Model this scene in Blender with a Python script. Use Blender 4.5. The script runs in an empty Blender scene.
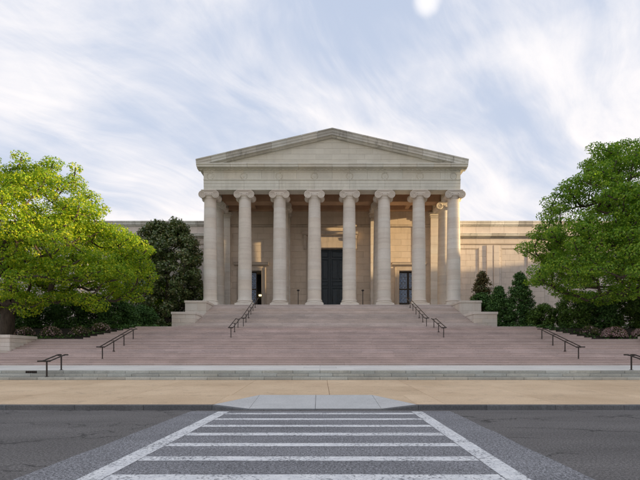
import bpy, bmesh, math, random
import numpy as np
from mathutils import Vector, Matrix
random.seed(7)
rng = np.random.default_rng(7)
R = math.radians
scene = bpy.context.scene
C = scene.collection

# ------------------------------------------------------------------ camera
cam_data = bpy.data.cameras.new("camera")
cam = bpy.data.objects.new("camera", cam_data)
C.objects.link(cam)
EYE = 1.65
cam.location = (0, 0, EYE)
cam.rotation_euler = (R(90), 0, 0)
cam_data.sensor_width = 36.0
FPX = 460.0
cam_data.lens = FPX / 640 * 36.0
cam_data.shift_x = 0.0
cam_data.shift_y = (356 - 240) / 640
cam_data.clip_end = 5000
scene.camera = cam

# ------------------------------------------------------------------ light
SUN_EL, SUN_A = 7.0, 12.0          # elevation; degrees towards the viewer from due right
sd = Vector((math.cos(R(SUN_A)) * math.cos(R(SUN_EL)), -math.sin(R(SUN_A)) * math.cos(R(SUN_EL)), math.sin(R(SUN_EL))))
sl = bpy.data.lights.new("sun", 'SUN')
sl.energy = 5.0
sl.color = (1.0, 0.72, 0.38)
sl.angle = R(0.6)
so = bpy.data.objects.new("sun", sl)
C.objects.link(so)
so.rotation_euler = sd.to_track_quat('Z', 'Y').to_euler()
so.location = (60, -10, 40)

world = bpy.data.worlds.new("World")
scene.world = world
world.use_nodes = True
wt = world.node_tree
wn, wl = wt.nodes, wt.links
wn.clear()
def wnode(t, **k):
    n = wn.new(t)
    for a, b in k.items():
        setattr(n, a, b)
    return n
sky = wnode('ShaderNodeTexSky', sky_type='NISHITA', sun_disc=False)
sky.sun_elevation = R(SUN_EL)
sky.sun_rotation = R(90 + SUN_A)
sky.air_density = 1.0
sky.dust_density = 0.6
sky.ozone_density = 1.6
tc = wnode('ShaderNodeTexCoord')
sep = wnode('ShaderNodeSeparateXYZ')
wl.new(tc.outputs['Generated'], sep.inputs[0])
def wmath(op, a, b=None, c=None, clamp=False):
    n = wnode('ShaderNodeMath', operation=op, use_clamp=clamp)
    for i, v in enumerate((a, b, c)):
        if v is None:
            continue
        if isinstance(v, (int, float)):
            n.inputs[i].default_value = v
        else:
            wl.new(v, n.inputs[i])
    return n.outputs[0]
zz = wmath('ADD', wmath('MAXIMUM', sep.outputs[2], 0.0), 0.42)
px = wmath('DIVIDE', sep.outputs[0], zz)
py = wmath('DIVIDE', sep.outputs[1], zz)
comb0 = wnode('ShaderNodeCombineXYZ')
wl.new(px, comb0.inputs[0]); wl.new(py, comb0.inputs[1])
wv = wnode('ShaderNodeTexNoise'); wv.inputs['Scale'].default_value = 1.1; wv.inputs['Detail'].default_value = 3
wl.new(comb0.outputs[0], wv.inputs['Vector'])
ws = wnode('ShaderNodeVectorMath', operation='SUBTRACT'); wl.new(wv.outputs['Color'], ws.inputs[0]); ws.inputs[1].default_value = (.5, .5, .5)
wsc = wnode('ShaderNodeVectorMath', operation='SCALE'); wl.new(ws.outputs[0], wsc.inputs[0]); wsc.inputs['Scale'].default_value = 0.38
comb = wnode('ShaderNodeVectorMath', operation='ADD'); wl.new(comb0.outputs[0], comb.inputs[0]); wl.new(wsc.outputs[0], comb.inputs[1])
def wnoise(rot, scl, loc, scale, detail, rough, dist=0.0):
    m0 = wnode('ShaderNodeMapping')
    m0.inputs['Rotation'].default_value = (0, 0, R(rot))
    wl.new(comb.outputs[0], m0.inputs[0])
    m = wnode('ShaderNodeMapping')
    m.inputs['Scale'].default_value = scl
    m.inputs['Location'].default_value = loc
    wl.new(m0.outputs[0], m.inputs[0])
    n = wnode('ShaderNodeTexNoise')
    n.inputs['Scale'].default_value = scale
    n.inputs['Detail'].default_value = detail
    n.inputs['Roughness'].default_value = rough
    n.inputs['Distortion'].default_value = dist
    wl.new(m.outputs[0], n.inputs['Vector'])
    return n.outputs[0]
n1 = wnoise(-38, (1.0, 2.6, 1), (3.1, 1.7, 0), 1.1, 8, 0.60, 0.7)
n2 = wnoise(-46, (2.2, 7.5, 1), (7.3, 0.4, 0), 1.3, 8, 0.64, 1.0)
n3 = wnoise(-20, (1, 1.6, 1), (1.2, 5.2, 0), 1.5, 4, 0.55, 0.3)
mixn = wmath('ADD', wmath('ADD', wmath('MULTIPLY', n1, 0.42), wmath('MULTIPLY', n2, 0.16)), wmath('MULTIPLY', n3, 0.42))
mr = wnode('ShaderNodeMapRange', interpolation_type='SMOOTHSTEP')
mr.inputs['From Min'].default_value = 0.41
mr.inputs['From Max'].default_value = 0.61
wl.new(mixn, mr.inputs[0])
# thin veil everywhere, thicker towards the horizon all the way round
hz = wmath('POWER', wmath('SUBTRACT', 1.0, wmath('MAXIMUM', sep.outputs[2], 0.0), clamp=True), 4.0)
cover = wmath('ADD', wmath('MULTIPLY', mr.outputs[0], 0.80), wmath('MULTIPLY', hz, 0.60), clamp=True)
cover = wmath('ADD', wmath('MULTIPLY', cover, 0.86), 0.12, clamp=True)
skymul = wnode('ShaderNodeVectorMath', operation='MULTIPLY')
wl.new(sky.outputs[0], skymul.inputs[0])
SK = 1.0
skymul.inputs[1].default_value = (SK, SK, SK)
blue = wnode('ShaderNodeMixRGB')           # clear-air colour of the photograph's evening sky
blue.inputs[0].default_value = 0.85
wl.new(skymul.outputs[0], blue.inputs[1])
blue.inputs[2].default_value = (2.85, 3.45, 4.65, 1)
ccol = wnode('ShaderNodeMixRGB')
wl.new(hz, ccol.inputs[0])
ccol.inputs[1].default_value = (6.3, 6.0, 5.85, 1)
ccol.inputs[2].default_value = (6.7, 5.85, 5.35, 1)
mixs = wnode('ShaderNodeMixRGB')
wl.new(cover, mixs.inputs[0])
wl.new(blue.outputs[0], mixs.inputs[1])
wl.new(ccol.outputs[0], mixs.inputs[2])
# one small bright cloud puff high above the roof
pd = Vector(((427 - 320), FPX, (356 - 0))).normalized()
dp = wnode('ShaderNodeVectorMath', operation='DOT_PRODUCT')
nv = wnode('ShaderNodeVectorMath', operation='NORMALIZE')
wl.new(tc.outputs['Generated'], nv.inputs[0])
wl.new(nv.outputs[0], dp.inputs[0])
dp.inputs[1].default_value = pd
pj = wmath('ADD', dp.outputs['Value'], wmath('MULTIPLY', wmath('SUBTRACT', n1, 0.5), 0.0010))
pm = wnode('ShaderNodeMapRange', interpolation_type='SMOOTHSTEP')
pm.inputs['From Min'].default_value = math.cos(R(1.8))
pm.inputs['From Max'].default_value = math.cos(R(0.2))
wl.new(pj, pm.inputs[0])
puff = wnode('ShaderNodeMixRGB')
wl.new(wmath('MULTIPLY', pm.outputs[0], 0.75), puff.inputs[0])
wl.new(mixs.outputs[0], puff.inputs[1])
puff.inputs[2].default_value = (6.5, 6.3, 6.2, 1)
bg = wnode('ShaderNodeBackground')
bg.inputs[1].default_value = 0.10
wo = wnode('ShaderNodeOutputWorld')
wl.new(puff.outputs[0], bg.inputs[0])
wl.new(bg.outputs[0], wo.inputs[0])

scene.view_settings.view_transform = 'Standard'
scene.view_settings.look = 'None'
scene.view_settings.exposure = 0.86
scene.view_settings.gamma = 1.0

# ------------------------------------------------------------------ helpers
def tag(o, label=None, cat=None, group=None, kind=None):
    if label: o['label'] = label
    if cat: o['category'] = cat
    if group: o['group'] = group
    if kind: o['kind'] = kind
    return o

def link(name, me, parent=None, loc=None):
    o = bpy.data.objects.new(name, me)
    C.objects.link(o)
    if parent is not None:
        o.parent = parent
    if loc is not None:
        o.location = loc
    return o

def empty(name, loc=(0, 0, 0), rz=0):
    o = bpy.data.objects.new(name, None)
    C.objects.link(o)
    o.location = loc
    o.rotation_euler = (0, 0, rz)
    o.empty_display_size = 0.3
    return o

def children(o):
    return [c for c in bpy.data.objects if c.parent == o]

def copy_tree(o, parent=None):
    c = o.copy()
    C.objects.link(c)
    c.parent = parent
    for ch in children(o):
        copy_tree(ch, c)
    return c

class MB:
    """collects simple closed shapes and builds ONE mesh"""
    def __init__(s):
        s.v, s.f, s.sm = [], [], []
    def add(s, vs, fs, smooth=False):
        n = len(s.v)
        s.v += [tuple(v) for v in vs]
        s.f += [tuple(i + n for i in f) for f in fs]
        s.sm += [smooth] * len(fs)
    def box(s, x0, x1, y0, y1, z0, z1):
        vs = [(x0, y0, z0), (x1, y0, z0), (x1, y1, z0), (x0, y1, z0), (x0, y0, z1), (x1, y0, z1), (x1, y1, z1), (x0, y1, z1)]
        s.add(vs, [(0, 3, 2, 1), (4, 5, 6, 7), (0, 1, 5, 4), (1, 2, 6, 5), (2, 3, 7, 6), (3, 0, 4, 7)])
    def cbox(s, x0, x1, y0, y1, z0, z1, c=0.02):
        """box with chamfered edges"""
        X = (x0, x1); Y = (y0, y1); Z = (z0, z1)
        vs, idx = [], {}
        for i in (0, 1):
            for j in (0, 1):
                for k in (0, 1):
                    sx, sy, sz = (1 - 2 * i) * c, (1 - 2 * j) * c, (1 - 2 * k) * c
                    for a, p in enumerate(((X[i], Y[j] + sy, Z[k] + sz), (X[i] + sx, Y[j], Z[k] + sz), (X[i] + sx, Y[j] + sy, Z[k]))):
                        idx[(i, j, k, a)] = len(vs); vs.append(p)
        fs = []
        def q(a, b, cc, d): fs.append((a, b, cc, d))
        for i in (0, 1):
            q(*[idx[(i, j, k, 0)] for j, k in ((0, 0), (1, 0), (1, 1), (0, 1))])
            q(*[idx[(j, i, k, 1)] for j, k in ((0, 0), (1, 0), (1, 1), (0, 1))])
            q(*[idx[(j, k, i, 2)] for j, k in ((0, 0), (1, 0), (1, 1), (0, 1))])
        for i in (0, 1):
            for j in (0, 1):
                q(idx[(i, j, 0, 0)], idx[(i, j, 1, 0)], idx[(i, j, 1, 1)], idx[(i, j, 0, 1)])
                q(idx[(i, 0, j, 0)], idx[(i, 1, j, 0)], idx[(i, 1, j, 2)], idx[(i, 0, j, 2)])
                q(idx[(0, i, j, 1)], idx[(1, i, j, 1)], idx[(1, i, j, 2)], idx[(0, i, j, 2)])
                for k in (0, 1):
                    fs.append((idx[(i, j, k, 0)], idx[(i, j, k, 1)], idx[(i, j, k, 2)]))
        s.add(vs, fs)
    def prism(s, prof, x0, x1, axis='x', dz=(0, 0)):
        """closed polygon prof [(a,z)] swept along axis; dz shears the two ends"""
        n = len(prof)
        vs = []
        for e, x in enumerate((x0, x1)):
            for a, z in prof:
                vs.append((x, a, z + dz[e]) if axis == 'x' else (a, x, z + dz[e]))
        fs = [tuple(range(n))[::-1], tuple(range(n, 2 * n))]
        for i in range(n):
            j = (i + 1) % n
            fs.append((i, j, j + n, i + n))
        s.add(vs, fs)
    def tube(s, pts, r, n=8, smooth=True, cap=True):
        pts = [Vector(p) for p in pts]
        rs = r if isinstance(r, (list, tuple)) else [r] * len(pts)
        vs = []
        up = Vector((0, 0, 1))
        prev = None
        for i, p in enumerate(pts):
            d = (pts[min(i + 1, len(pts) - 1)] - pts[max(i - 1, 0)]).normalized()
            if prev is None:
                a = d.cross(up)
                if a.length < 1e-3: a = d.cross(Vector((1, 0, 0)))
            else:
                a = prev - d * prev.dot(d)
            a.normalize(); prev = a
            b = d.cross(a)
            for k in range(n):
                t = 2 * math.pi * k / n
                vs.append(p + (a * math.cos(t) + b * math.sin(t)) * rs[i])
        fs = []
        for i in range(len(pts) - 1):
            for k in range(n):
                k2 = (k + 1) % n
                fs.append((i * n + k, i * n + k2, (i + 1) * n + k2, (i + 1) * n + k))
        s.add(vs, fs, smooth)
        if cap:
            s.add(vs[:n], [tuple(range(n))[::-1]]); s.add(vs[-n:], [tuple(range(n))])
    def lathe(s, prof, cx=0, cy=0, n=32, axis='z', smooth=True, z0=0):
        """prof: [(r,z)] bottom to top"""
        vs = []
        for r_, z in prof:
            for k in range(n):
                t = 2 * math.pi * k / n
                if axis == 'z': vs.append((cx + r_ * math.cos(t), cy + r_ * math.sin(t), z))
                else: vs.append((cx + r_ * math.cos(t), z, z0 + r_ * math.sin(t)))     # about a y-axis line
        fs = []
        m = len(prof)
        for i in range(m - 1):
            for k in range(n):
                k2 = (k + 1) % n
                f = (i * n + k, i * n + k2, (i + 1) * n + k2, (i + 1) * n + k)
                fs.append(f if axis == 'z' else f[::-1])
        s.add(vs, fs, smooth)
        s.add(vs[:n], [tuple(range(n))[::-1] if axis == 'z' else tuple(range(n))])
        s.add(vs[-n:], [tuple(range(n)) if axis == 'z' else tuple(range(n))[::-1]])
    def mesh(s, name, mat):
        me = bpy.data.meshes.new(name)
        me.from_pydata(s.v, [], s.f)
        me.polygons.foreach_set('use_smooth', s.sm)
        if mat: me.materials.append(mat)
        bm = bmesh.new(); bm.from_mesh(me)
        bmesh.ops.recalc_face_normals(bm, faces=bm.faces)
        bm.to_mesh(me); bm.free()
        me.update()
        return me
    def build(s, name, mat, parent=None, loc=None):
        return link(name, s.mesh(name, mat), parent, loc)

# ------------------------------------------------------------------ materials
def mat_base(name):
    m = bpy.data.materials.new(name)
    m.use_nodes = True
    nt = m.node_tree
    b = nt.nodes['Principled BSDF']
    return m, nt, b
def N(nt, t, **k):
    n = nt.nodes.new(t)
    for a, v in k.items(): setattr(n, a, v)
    return n
def ramp(nt, fac, stops):
    r_ = N(nt, 'ShaderNodeValToRGB')
    e = r_.color_ramp.elements
    while len(e) < len(stops): e.new(0.5)
    for i, (p, c) in enumerate(stops):
        e[i].position = p; e[i].color = (*c, 1) if len(c) == 3 else c
    nt.links.new(fac, r_.inputs[0])
    return r_.outputs[0]
def noise(nt, scale, detail=4, rough=0.55, vec=None, sc=(1, 1, 1), dist=0, src='pos'):
    if vec is None:
        if src == 'pos':
            g = N(nt, 'ShaderNodeNewGeometry'); v = g.outputs['Position']
        else:
            g = N(nt, 'ShaderNodeTexCoord'); v = g.outputs['Object']
    else: v = vec
    mp = N(nt, 'ShaderNodeMapping')
    mp.inputs['Scale'].default_value = sc
    nt.links.new(v, mp.inputs[0])
    n = N(nt, 'ShaderNodeTexNoise')
    n.inputs['Scale'].default_value = scale; n.inputs['Detail'].default_value = detail
    n.inputs['Roughness'].default_value = rough; n.inputs['Distortion'].default_value = dist
    nt.links.new(mp.outputs[0], n.inputs['Vector'])
    return n.outputs[0]
def mix(nt, fac, a, b, mode='MIX'):
    n = N(nt, 'ShaderNodeMixRGB', blend_type=mode)
    for i, v in enumerate((fac, a, b)):
        if isinstance(v, (int, float)): n.inputs[i].default_value = v
        elif isinstance(v, tuple): n.inputs[i].default_value = (*v, 1) if len(v) == 3 else v
        else: nt.links.new(v, n.inputs[i])
    return n.outputs[0]
def mth(nt, op, a, b=None, clamp=False):
    n = N(nt, 'ShaderNodeMath', operation=op, use_clamp=clamp)
    for i, v in enumerate((a, b)):
        if v is None: continue
        if isinstance(v, (int, float)): n.inputs[i].default_value = v
        else: nt.links.new(v, n.inputs[i])
    return n.outputs[0]
def bump(nt, b, h, strength=0.3, dist=0.02):
    n = N(nt, 'ShaderNodeBump')
    n.inputs['Strength'].default_value = strength; n.inputs['Distance'].default_value = dist
    nt.links.new(h, n.inputs['Height'])
    nt.links.new(n.outputs[0], b.inputs['Normal'])

def stone(name, base, var=0.12, island=0.0, objr=0.0, rough=0.75, streak=0.0, streakcol=(0.12, 0.11, 0.09), vein=None, grain=0.06, seed=0.0, band=0.0, bandcol=None, bstr=0.35):
    m, nt, b = mat_base(name)
    n1_ = noise(nt, 0.7, 6, 0.6)
    lo = tuple(c * (1 - var) for c in base); hi = tuple(min(1, c * (1 + var)) for c in base)
    col = ramp(nt, n1_, [(0.3, lo), (0.7, hi)])
    g = N(nt, 'ShaderNodeNewGeometry')
    if island > 0:
        f = ramp(nt, g.outputs['Random Per Island'], [(0, (1 - island,) * 3), (0.5, (1, 0.99, 0.97)), (1, (1 + island * .6,) * 3)])
        col = mix(nt, 1.0, col, f, 'MULTIPLY')
    if objr > 0:
        oi = N(nt, 'ShaderNodeObjectInfo')
        f = ramp(nt, oi.outputs['Random'], [(0, (1 - objr, 1 - objr, 1 - objr)), (0.35, (1, 0.97, 0.93)), (0.7, (0.97, 0.99, 1.0)), (1, (1 + objr * .6,) * 3)])
        col = mix(nt, 1.0, col, f, 'MULTIPLY')
    if band > 0:
        nb = noise(nt, 1.0, 5, 0.6, sc=(0.12, 0.12, 1.9), dist=0.4)
        fb = ramp(nt, nb, [(0.42, (0, 0, 0)), (0.68, (1, 1, 1))])
        col = mix(nt, mth(nt, 'MULTIPLY', fb, band), col, bandcol or tuple(c * 0.72 for c in base))
    if streak > 0:
        ns = noise(nt, 1.0, 6, 0.65, sc=(2.3, 2.3, 0.22), dist=0.3)
        nb2 = noise(nt, 0.35, 3, 0.5)
        fs = mth(nt, 'MULTIPLY', ramp(nt, ns, [(0.48, (0, 0, 0)), (0.66, (1, 1, 1))]), ramp(nt, nb2, [(0.42, (0, 0, 0)), (0.6, (1, 1, 1))]))
        col = mix(nt, mth(nt, 'MULTIPLY', fs, streak), col, streakcol)
    ng = noise(nt, 22, 3, 0.7)
    col = mix(nt, 1.0, col, ramp(nt, ng, [(0.25, (1 - grain * 2,) * 3), (0.75, (1 + grain,) * 3)]), 'MULTIPLY')
    nt.links.new(col, b.inputs['Base Color'])
    b.inputs['Roughness'].default_value = rough
    b.inputs['Specular IOR Level'].default_value = 0.3
    bump(nt, b, mix(nt, 0.3, ng, n1_), bstr, 0.02)
    return m

def plain(name, col, rough=0.5, metal=0.0, var=0.1, scale=6):
    m, nt, b = mat_base(name)
    n_ = noise(nt, scale, 4)
    c = ramp(nt, n_, [(0.3, tuple(x * (1 - var) for x in col)), (0.7, tuple(min(1, x * (1 + var)) for x in col))])
    nt.links.new(c, b.inputs['Base Color'])
    rr = ramp(nt, n_, [(0.3, (max(0, rough - .08),) * 3), (0.7, (min(1, rough + .1),) * 3)])
    nt.links.new(rr, b.inputs['Roughness'])
    b.inputs['Metallic'].default_value = metal
    bump(nt, b, noise(nt, scale * 6, 3), 0.12, 0.01)
    return m

M = {}
M['marble'] = stone('column_marble', (0.76, 0.70, 0.62), 0.06, objr=0.09, band=0.35, bandcol=(0.52, 0.42, 0.35), streak=0.12, streakcol=(0.34, 0.29, 0.24))
M['entab'] = stone('entablature_marble', (0.72, 0.69, 0.60), 0.09, objr=0.07, streak=0.22, streakcol=(0.30, 0.27, 0.22))
M['cornice'] = stone('cornice_marble', (0.66, 0.64, 0.58), 0.14, objr=0.34, streak=0.6, streakcol=(0.16, 0.15, 0.13))
M['tymp'] = stone('tympanum_marble', (0.70, 0.665, 0.575), 0.08, island=0.07, streak=0.15, streakcol=(0.33, 0.3, 0.25))
M['wall'] = stone('ashlar_marble', (0.68, 0.58, 0.48), 0.08, island=0.055, streak=0.15, streakcol=(0.36, 0.28, 0.22))
M['wingwall'] = stone('wing_marble', (0.66, 0.59, 0.53), 0.08, island=0.07, streak=0.22, streakcol=(0.36, 0.29, 0.24))
M['trim'] = stone('trim_marble', (0.54, 0.46, 0.38), 0.1, streak=0.3)
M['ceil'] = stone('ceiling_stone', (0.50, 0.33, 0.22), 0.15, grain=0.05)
M['pink'] = stone('pink_stair_marble', (0.57, 0.47, 0.445), 0.10, island=0.08, objr=0.17, rough=0.7, band=0.0, grain=0.12)
M['pinkup'] = stone('pale_upper_stair_marble', (0.63, 0.55, 0.515), 0.10, island=0.07, objr=0.15, rough=0.7, grain=0.12)  # upper flight, paler than the lower one
M['pinkland'] = stone('landing_marble', (0.70, 0.68, 0.645), 0.07, island=0.08, grain=0.06)
M['green'] = stone('green_grey_granite', (0.46, 0.465, 0.42), 0.14, objr=0.18, streak=0.3, streakcol=(0.16, 0.15, 0.13), grain=0.12)
M['cheek'] = stone('cheek_marble', (0.68, 0.62, 0.56), 0.08, island=0.05, objr=0.06, streak=0.25, streakcol=(0.36, 0.27, 0.22))
M['curb'] = stone('curb_granite', (0.15, 0.155, 0.16), 0.2, objr=0.2, grain=0.2, streak=0.4, streakcol=(0.05, 0.05, 0.05))
M['soil'] = stone('bed_mulch', (0.035, 0.026, 0.018), 0.3, grain=0.4, rough=0.95, bstr=0.9)
M['roof'] = plain('lead_roof', (0.16, 0.17, 0.17), 0.6, var=0.2)
M['bronze'] = plain('dark_bronze', (0.045, 0.038, 0.033), 0.42, 0.6, 0.2)
M['door'] = plain('blue_black_bronze_door', (0.028, 0.040, 0.050), 0.45, 0.25, 0.25, 3)
M['rail'] = plain('handrail_bronze', (0.035, 0.028, 0.025), 0.4, 0.5, 0.2)
M['grille'] = plain('sky_reflection_grille', (0.34, 0.47, 0.70), 0.4, 0.3, 0.15)  # blue base colour stands in for sky reflected by the glass
M['darkroom'] = plain('unlit_interior', (0.02, 0.018, 0.016), 0.8)  # near-black colour stands in for the shade inside the lobby
def glassmat():
    m, nt, b = mat_base('dark_glass')
    b.inputs['Base Color'].default_value = (0.015, 0.02, 0.03, 1)
    b.inputs['Roughness'].default_value = 0.06
    return m
M['glass'] = glassmat()
def lampmat():
    m, nt, b = mat_base('lit_lamp')
    b.inputs['Base Color'].default_value = (1, .8, .4, 1)
    b.inputs['Emission Color'].default_value = (1.0, 0.78, 0.35, 1)
    b.inputs['Emission Strength'].default_value = 2.0
    return m
M['lamp'] = lampmat()

def sidewalk_mat():
    m, nt, b = mat_base('tan_aggregate_concrete')
    n0 = noise(nt, 0.35, 5, 0.6)
    col = ramp(nt, n0, [(0.3, (0.61, 0.44, 0.275)), (0.7, (0.75, 0.57, 0.375))])
    oi = N(nt, 'ShaderNodeObjectInfo')
    col = mix(nt, 1.0, col, ramp(nt, oi.outputs['Random'], [(0, (0.93, 0.92, 0.91)), (1, (1.05, 1.05, 1.06))]), 'MULTIPLY')
    ng = noise(nt, 34, 3, 0.8)
    col = mix(nt, 1.0, col, ramp(nt, ng, [(0.3, (0.7, 0.7, 0.7)), (0.55, (1, 1, 1)), (0.75, (1.18, 1.18, 1.15))]), 'MULTIPLY')
    st = ramp(nt, noise(nt, 1.6, 6, 0.7), [(0.55, (0, 0, 0)), (0.72, (1, 1, 1))])
    col = mix(nt, mth(nt, 'MULTIPLY', st, 0.4), col, (0.19, 0.14, 0.10))
    g_ = N(nt, 'ShaderNodeNewGeometry')
    vg = N(nt, 'ShaderNodeTexVoronoi'); vg.inputs['Scale'].default_value = 1.4
    nt.links.new(g_.outputs['Position'], vg.inputs['Vector'])
    col = mix(nt, ramp(nt, vg.outputs['Distance'], [(0.035, (.55, .55, .55)), (0.05, (0, 0, 0))]), col, (0.10, 0.08, 0.06))
    nt.links.new(col, b.inputs['Base Color'])
    b.inputs['Roughness'].default_value = 0.85
    bump(nt, b, ng, 0.4, 0.01)
    return m
M['walk'] = sidewalk_mat()
M['ramp'] = stone('ramp_concrete', (0.56, 0.555, 0.54), 0.09, objr=0.03, grain=0.12, streak=0.15)
def asphalt(name, c, speck, cracks):
    m, nt, b = mat_base(name)
    n0 = noise(nt, 0.5, 6, 0.6, sc=(0.5, 1.6, 1))
    col = ramp(nt, n0, [(0.3, tuple(x * 0.80 for x in c)), (0.7, tuple(x * 1.18 for x in c))])
    sp = noise(nt, 26, 2, 0.8)
    sp2 = noise(nt, 70, 2, 0.8)
    f = mix(nt, 0.5, sp, sp2)
    col = mix(nt, 1.0, col, ramp(nt, f, [(0.36, (1 - speck,) * 3), (0.5, (1, 1, 1)), (0.64, (1 + speck * 1.6,) * 3)]), 'MULTIPLY')
    if cracks:
        g = N(nt, 'ShaderNodeNewGeometry')
        nd = N(nt, 'ShaderNodeTexNoise'); nd.inputs['Scale'].default_value = 1.3; nd.inputs['Detail'].default_value = 5
        nt.links.new(g.outputs['Position'], nd.inputs['Vector'])
        off = N(nt, 'ShaderNodeVectorMath', operation='SCALE'); nt.links.new(nd.outputs['Color'], off.inputs[0]); off.inputs['Scale'].default_value = 1.4
        ad = N(nt, 'ShaderNodeVectorMath', operation='ADD'); nt.links.new(g.outputs['Position'], ad.inputs[0]); nt.links.new(off.outputs[0], ad.inputs[1])
        mp = N(nt, 'ShaderNodeMapping'); mp.inputs['Scale'].default_value = (0.28, 0.6, 1)
        nt.links.new(ad.outputs[0], mp.inputs[0])
        vo = N(nt, 'ShaderNodeTexVoronoi', feature='DISTANCE_TO_EDGE'); vo.inputs['Scale'].default_value = 0.8
        nt.links.new(mp.outputs[0], vo.inputs['Vector'])
        ck = ramp(nt, vo.outputs['Distance'], [(0.0, (1, 1, 1)), (0.022, (0, 0, 0))])
        gate = ramp(nt, noise(nt, 0.45, 3), [(0.42, (0, 0, 0)), (0.52, (1, 1, 1))])
        col = mix(nt, mth(nt, 'MULTIPLY', mth(nt, 'MULTIPLY', ck, gate), 0.75), col, (0.012, 0.012, 0.012))
    nt.links.new(col, b.inputs['Base Color'])
    b.inputs['Roughness'].default_value = 0.88
    b.inputs['Specular IOR Level'].default_value = 0.25
    bump(nt, b, f, 0.7, 0.012)
    return m
M['road'] = asphalt('old_brown_grey_asphalt', (0.135, 0.127, 0.122), 0.7, True)
M['patch'] = asphalt('newer_blue_grey_asphalt', (0.20, 0.20, 0.21), 0.9, False)
def paint():
    m, nt, b = mat_base('worn_white_road_paint')
    a = noise(nt, 18, 5, 0.75)
    w = noise(nt, 1.1, 3)
    f = mth(nt, 'ADD', mth(nt, 'MULTIPLY', a, 0.75), mth(nt, 'MULTIPLY', w, 0.25))
    k = ramp(nt, f, [(0.415, (0, 0, 0)), (0.485, (1, 1, 1))])
    white = ramp(nt, noise(nt, 5, 5, 0.7), [(0.3, (0.60, 0.61, 0.63)), (0.65, (0.80, 0.80, 0.79))])
    col = mix(nt, k, (0.16, 0.165, 0.18), white)
    nt.links.new(col, b.inputs['Base Color'])
    b.inputs['Roughness'].default_value = 0.7
    bump(nt, b, k, 0.3, 0.004)
    return m
M['paint'] = paint()

def leafmat(name, cols, trans=0.35, rough=0.55, spec=0.3):
    m, nt, b = mat_base(name)
    g = N(nt, 'ShaderNodeNewGeometry')
    n_ = noise(nt, 0.55, 3)
    f = mth(nt, 'ADD', mth(nt, 'MULTIPLY', g.outputs['Random Per Island'], 0.6), mth(nt, 'MULTIPLY', n_, 0.4))
    st = [(0.15 + 0.7 * i / (len(cols) - 1), c) for i, c in enumerate(cols)]
    col = ramp(nt, f, st)
    nt.links.new(col, b.inputs['Base Color'])
    b.inputs['Roughness'].default_value = rough
    b.inputs['Specular IOR Level'].default_value = spec
    tr = N(nt, 'ShaderNodeBsdfTranslucent')
    nt.links.new(mix(nt, 1.0, col, (1.35, 1.5, 0.5), 'MULTIPLY'), tr.inputs[0])
    ms = N(nt, 'ShaderNodeMixShader'); ms.inputs[0].default_value = trans
    nt.links.new(b.outputs[0], ms.inputs[1]); nt.links.new(tr.outputs[0], ms.inputs[2])
    nt.links.new(ms.outputs[0], nt.nodes['Material Output'].inputs[0])
    return m
M['leaf_left'] = leafmat('elm_leaf_sun_yellow', [(0.085, 0.20, 0.02), (0.25, 0.38, 0.025), (0.56, 0.56, 0.035)], 0.40)  # yellow of the evening sun is mixed into these leaf colours
M['leaf_right'] = leafmat('elm_leaf_green', [(0.075, 0.17, 0.025), (0.18, 0.33, 0.035), (0.38, 0.48, 0.05)], 0.34)
M['leaf_magnolia'] = leafmat('magnolia_leaf', [(0.045, 0.075, 0.025), (0.13, 0.19, 0.06), (0.28, 0.24, 0.11)], 0.12, 0.28, 0.6)
M['leaf_brown'] = leafmat('rusty_magnolia_leaf', [(0.07, 0.065, 0.02), (0.15, 0.10, 0.04), (0.08, 0.12, 0.035)], 0.12, 0.4, 0.4)
M['leaf_yew'] = leafmat('dark_evergreen_leaf', [(0.028, 0.07, 0.02), (0.065, 0.15, 0.035), (0.13, 0.23, 0.055)], 0.12, 0.6)
M['leaf_box'] = leafmat('boxwood_leaf', [(0.045, 0.09, 0.02), (0.10, 0.19, 0.035), (0.19, 0.29, 0.06)], 0.2, 0.55)
M['leaf_mum'] = leafmat('mum_foliage', [(0.05, 0.09, 0.02), (0.12, 0.15, 0.04), (0.22, 0.22, 0.08)], 0.2)
M['pinkflower'] = leafmat('pink_petals', [(0.28, 0.15, 0.17), (0.45, 0.29, 0.31), (0.62, 0.50, 0.50)], 0.2)
def barkmat():
    m, nt, b = mat_base('grey_brown_bark')
    n_ = noise(nt, 3.0, 7, 0.7, sc=(2.5, 2.5, 0.5))
    nt.links.new(ramp(nt, n_, [(0.3, (0.03, 0.022, 0.016)), (0.7, (0.12, 0.09, 0.065))]), b.inputs['Base Color'])
    b.inputs['Roughness'].default_value = 0.95
    bump(nt, b, n_, 1.0, 0.08)
    return m
M['bark'] = barkmat()

# ------------------------------------------------------------------ layout numbers (metres; y = distance from the camera)
BX = 1.4                      # building's centre line
ROAD_END = 14.05
WALK_END = 23.0
COLY = 54.3
SP = 4.10
ZF = 7.5                      # portico floor

# ---- ground
def sheet(name, x0, x1, y0, y1, z, mat):
    b = MB(); b.add([(x0, y0, z), (x1, y0, z), (x1, y1, z), (x0, y1, z)], [(0, 1, 2, 3)])
    return tag(b.build(name, mat), kind='structure')
M['grass'] = stone('lawn', (0.05, 0.085, 0.025), 0.25, grain=0.3, rough=0.95)
sheet('ground', -2500, 2500, -1500, 3500, -0.10, M['grass'])
road = MB(); road.box(-300, 300, -9, ROAD_END + .02, -0.09, 0.0)
road = tag(road.build('road', M['road']), kind='structure')
fw = MB(); fw.box(-300, 300, -16, -9.02, -0.09, 0.14)
tag(fw.build('far_pavement', M['walk']), kind='structure')

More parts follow.
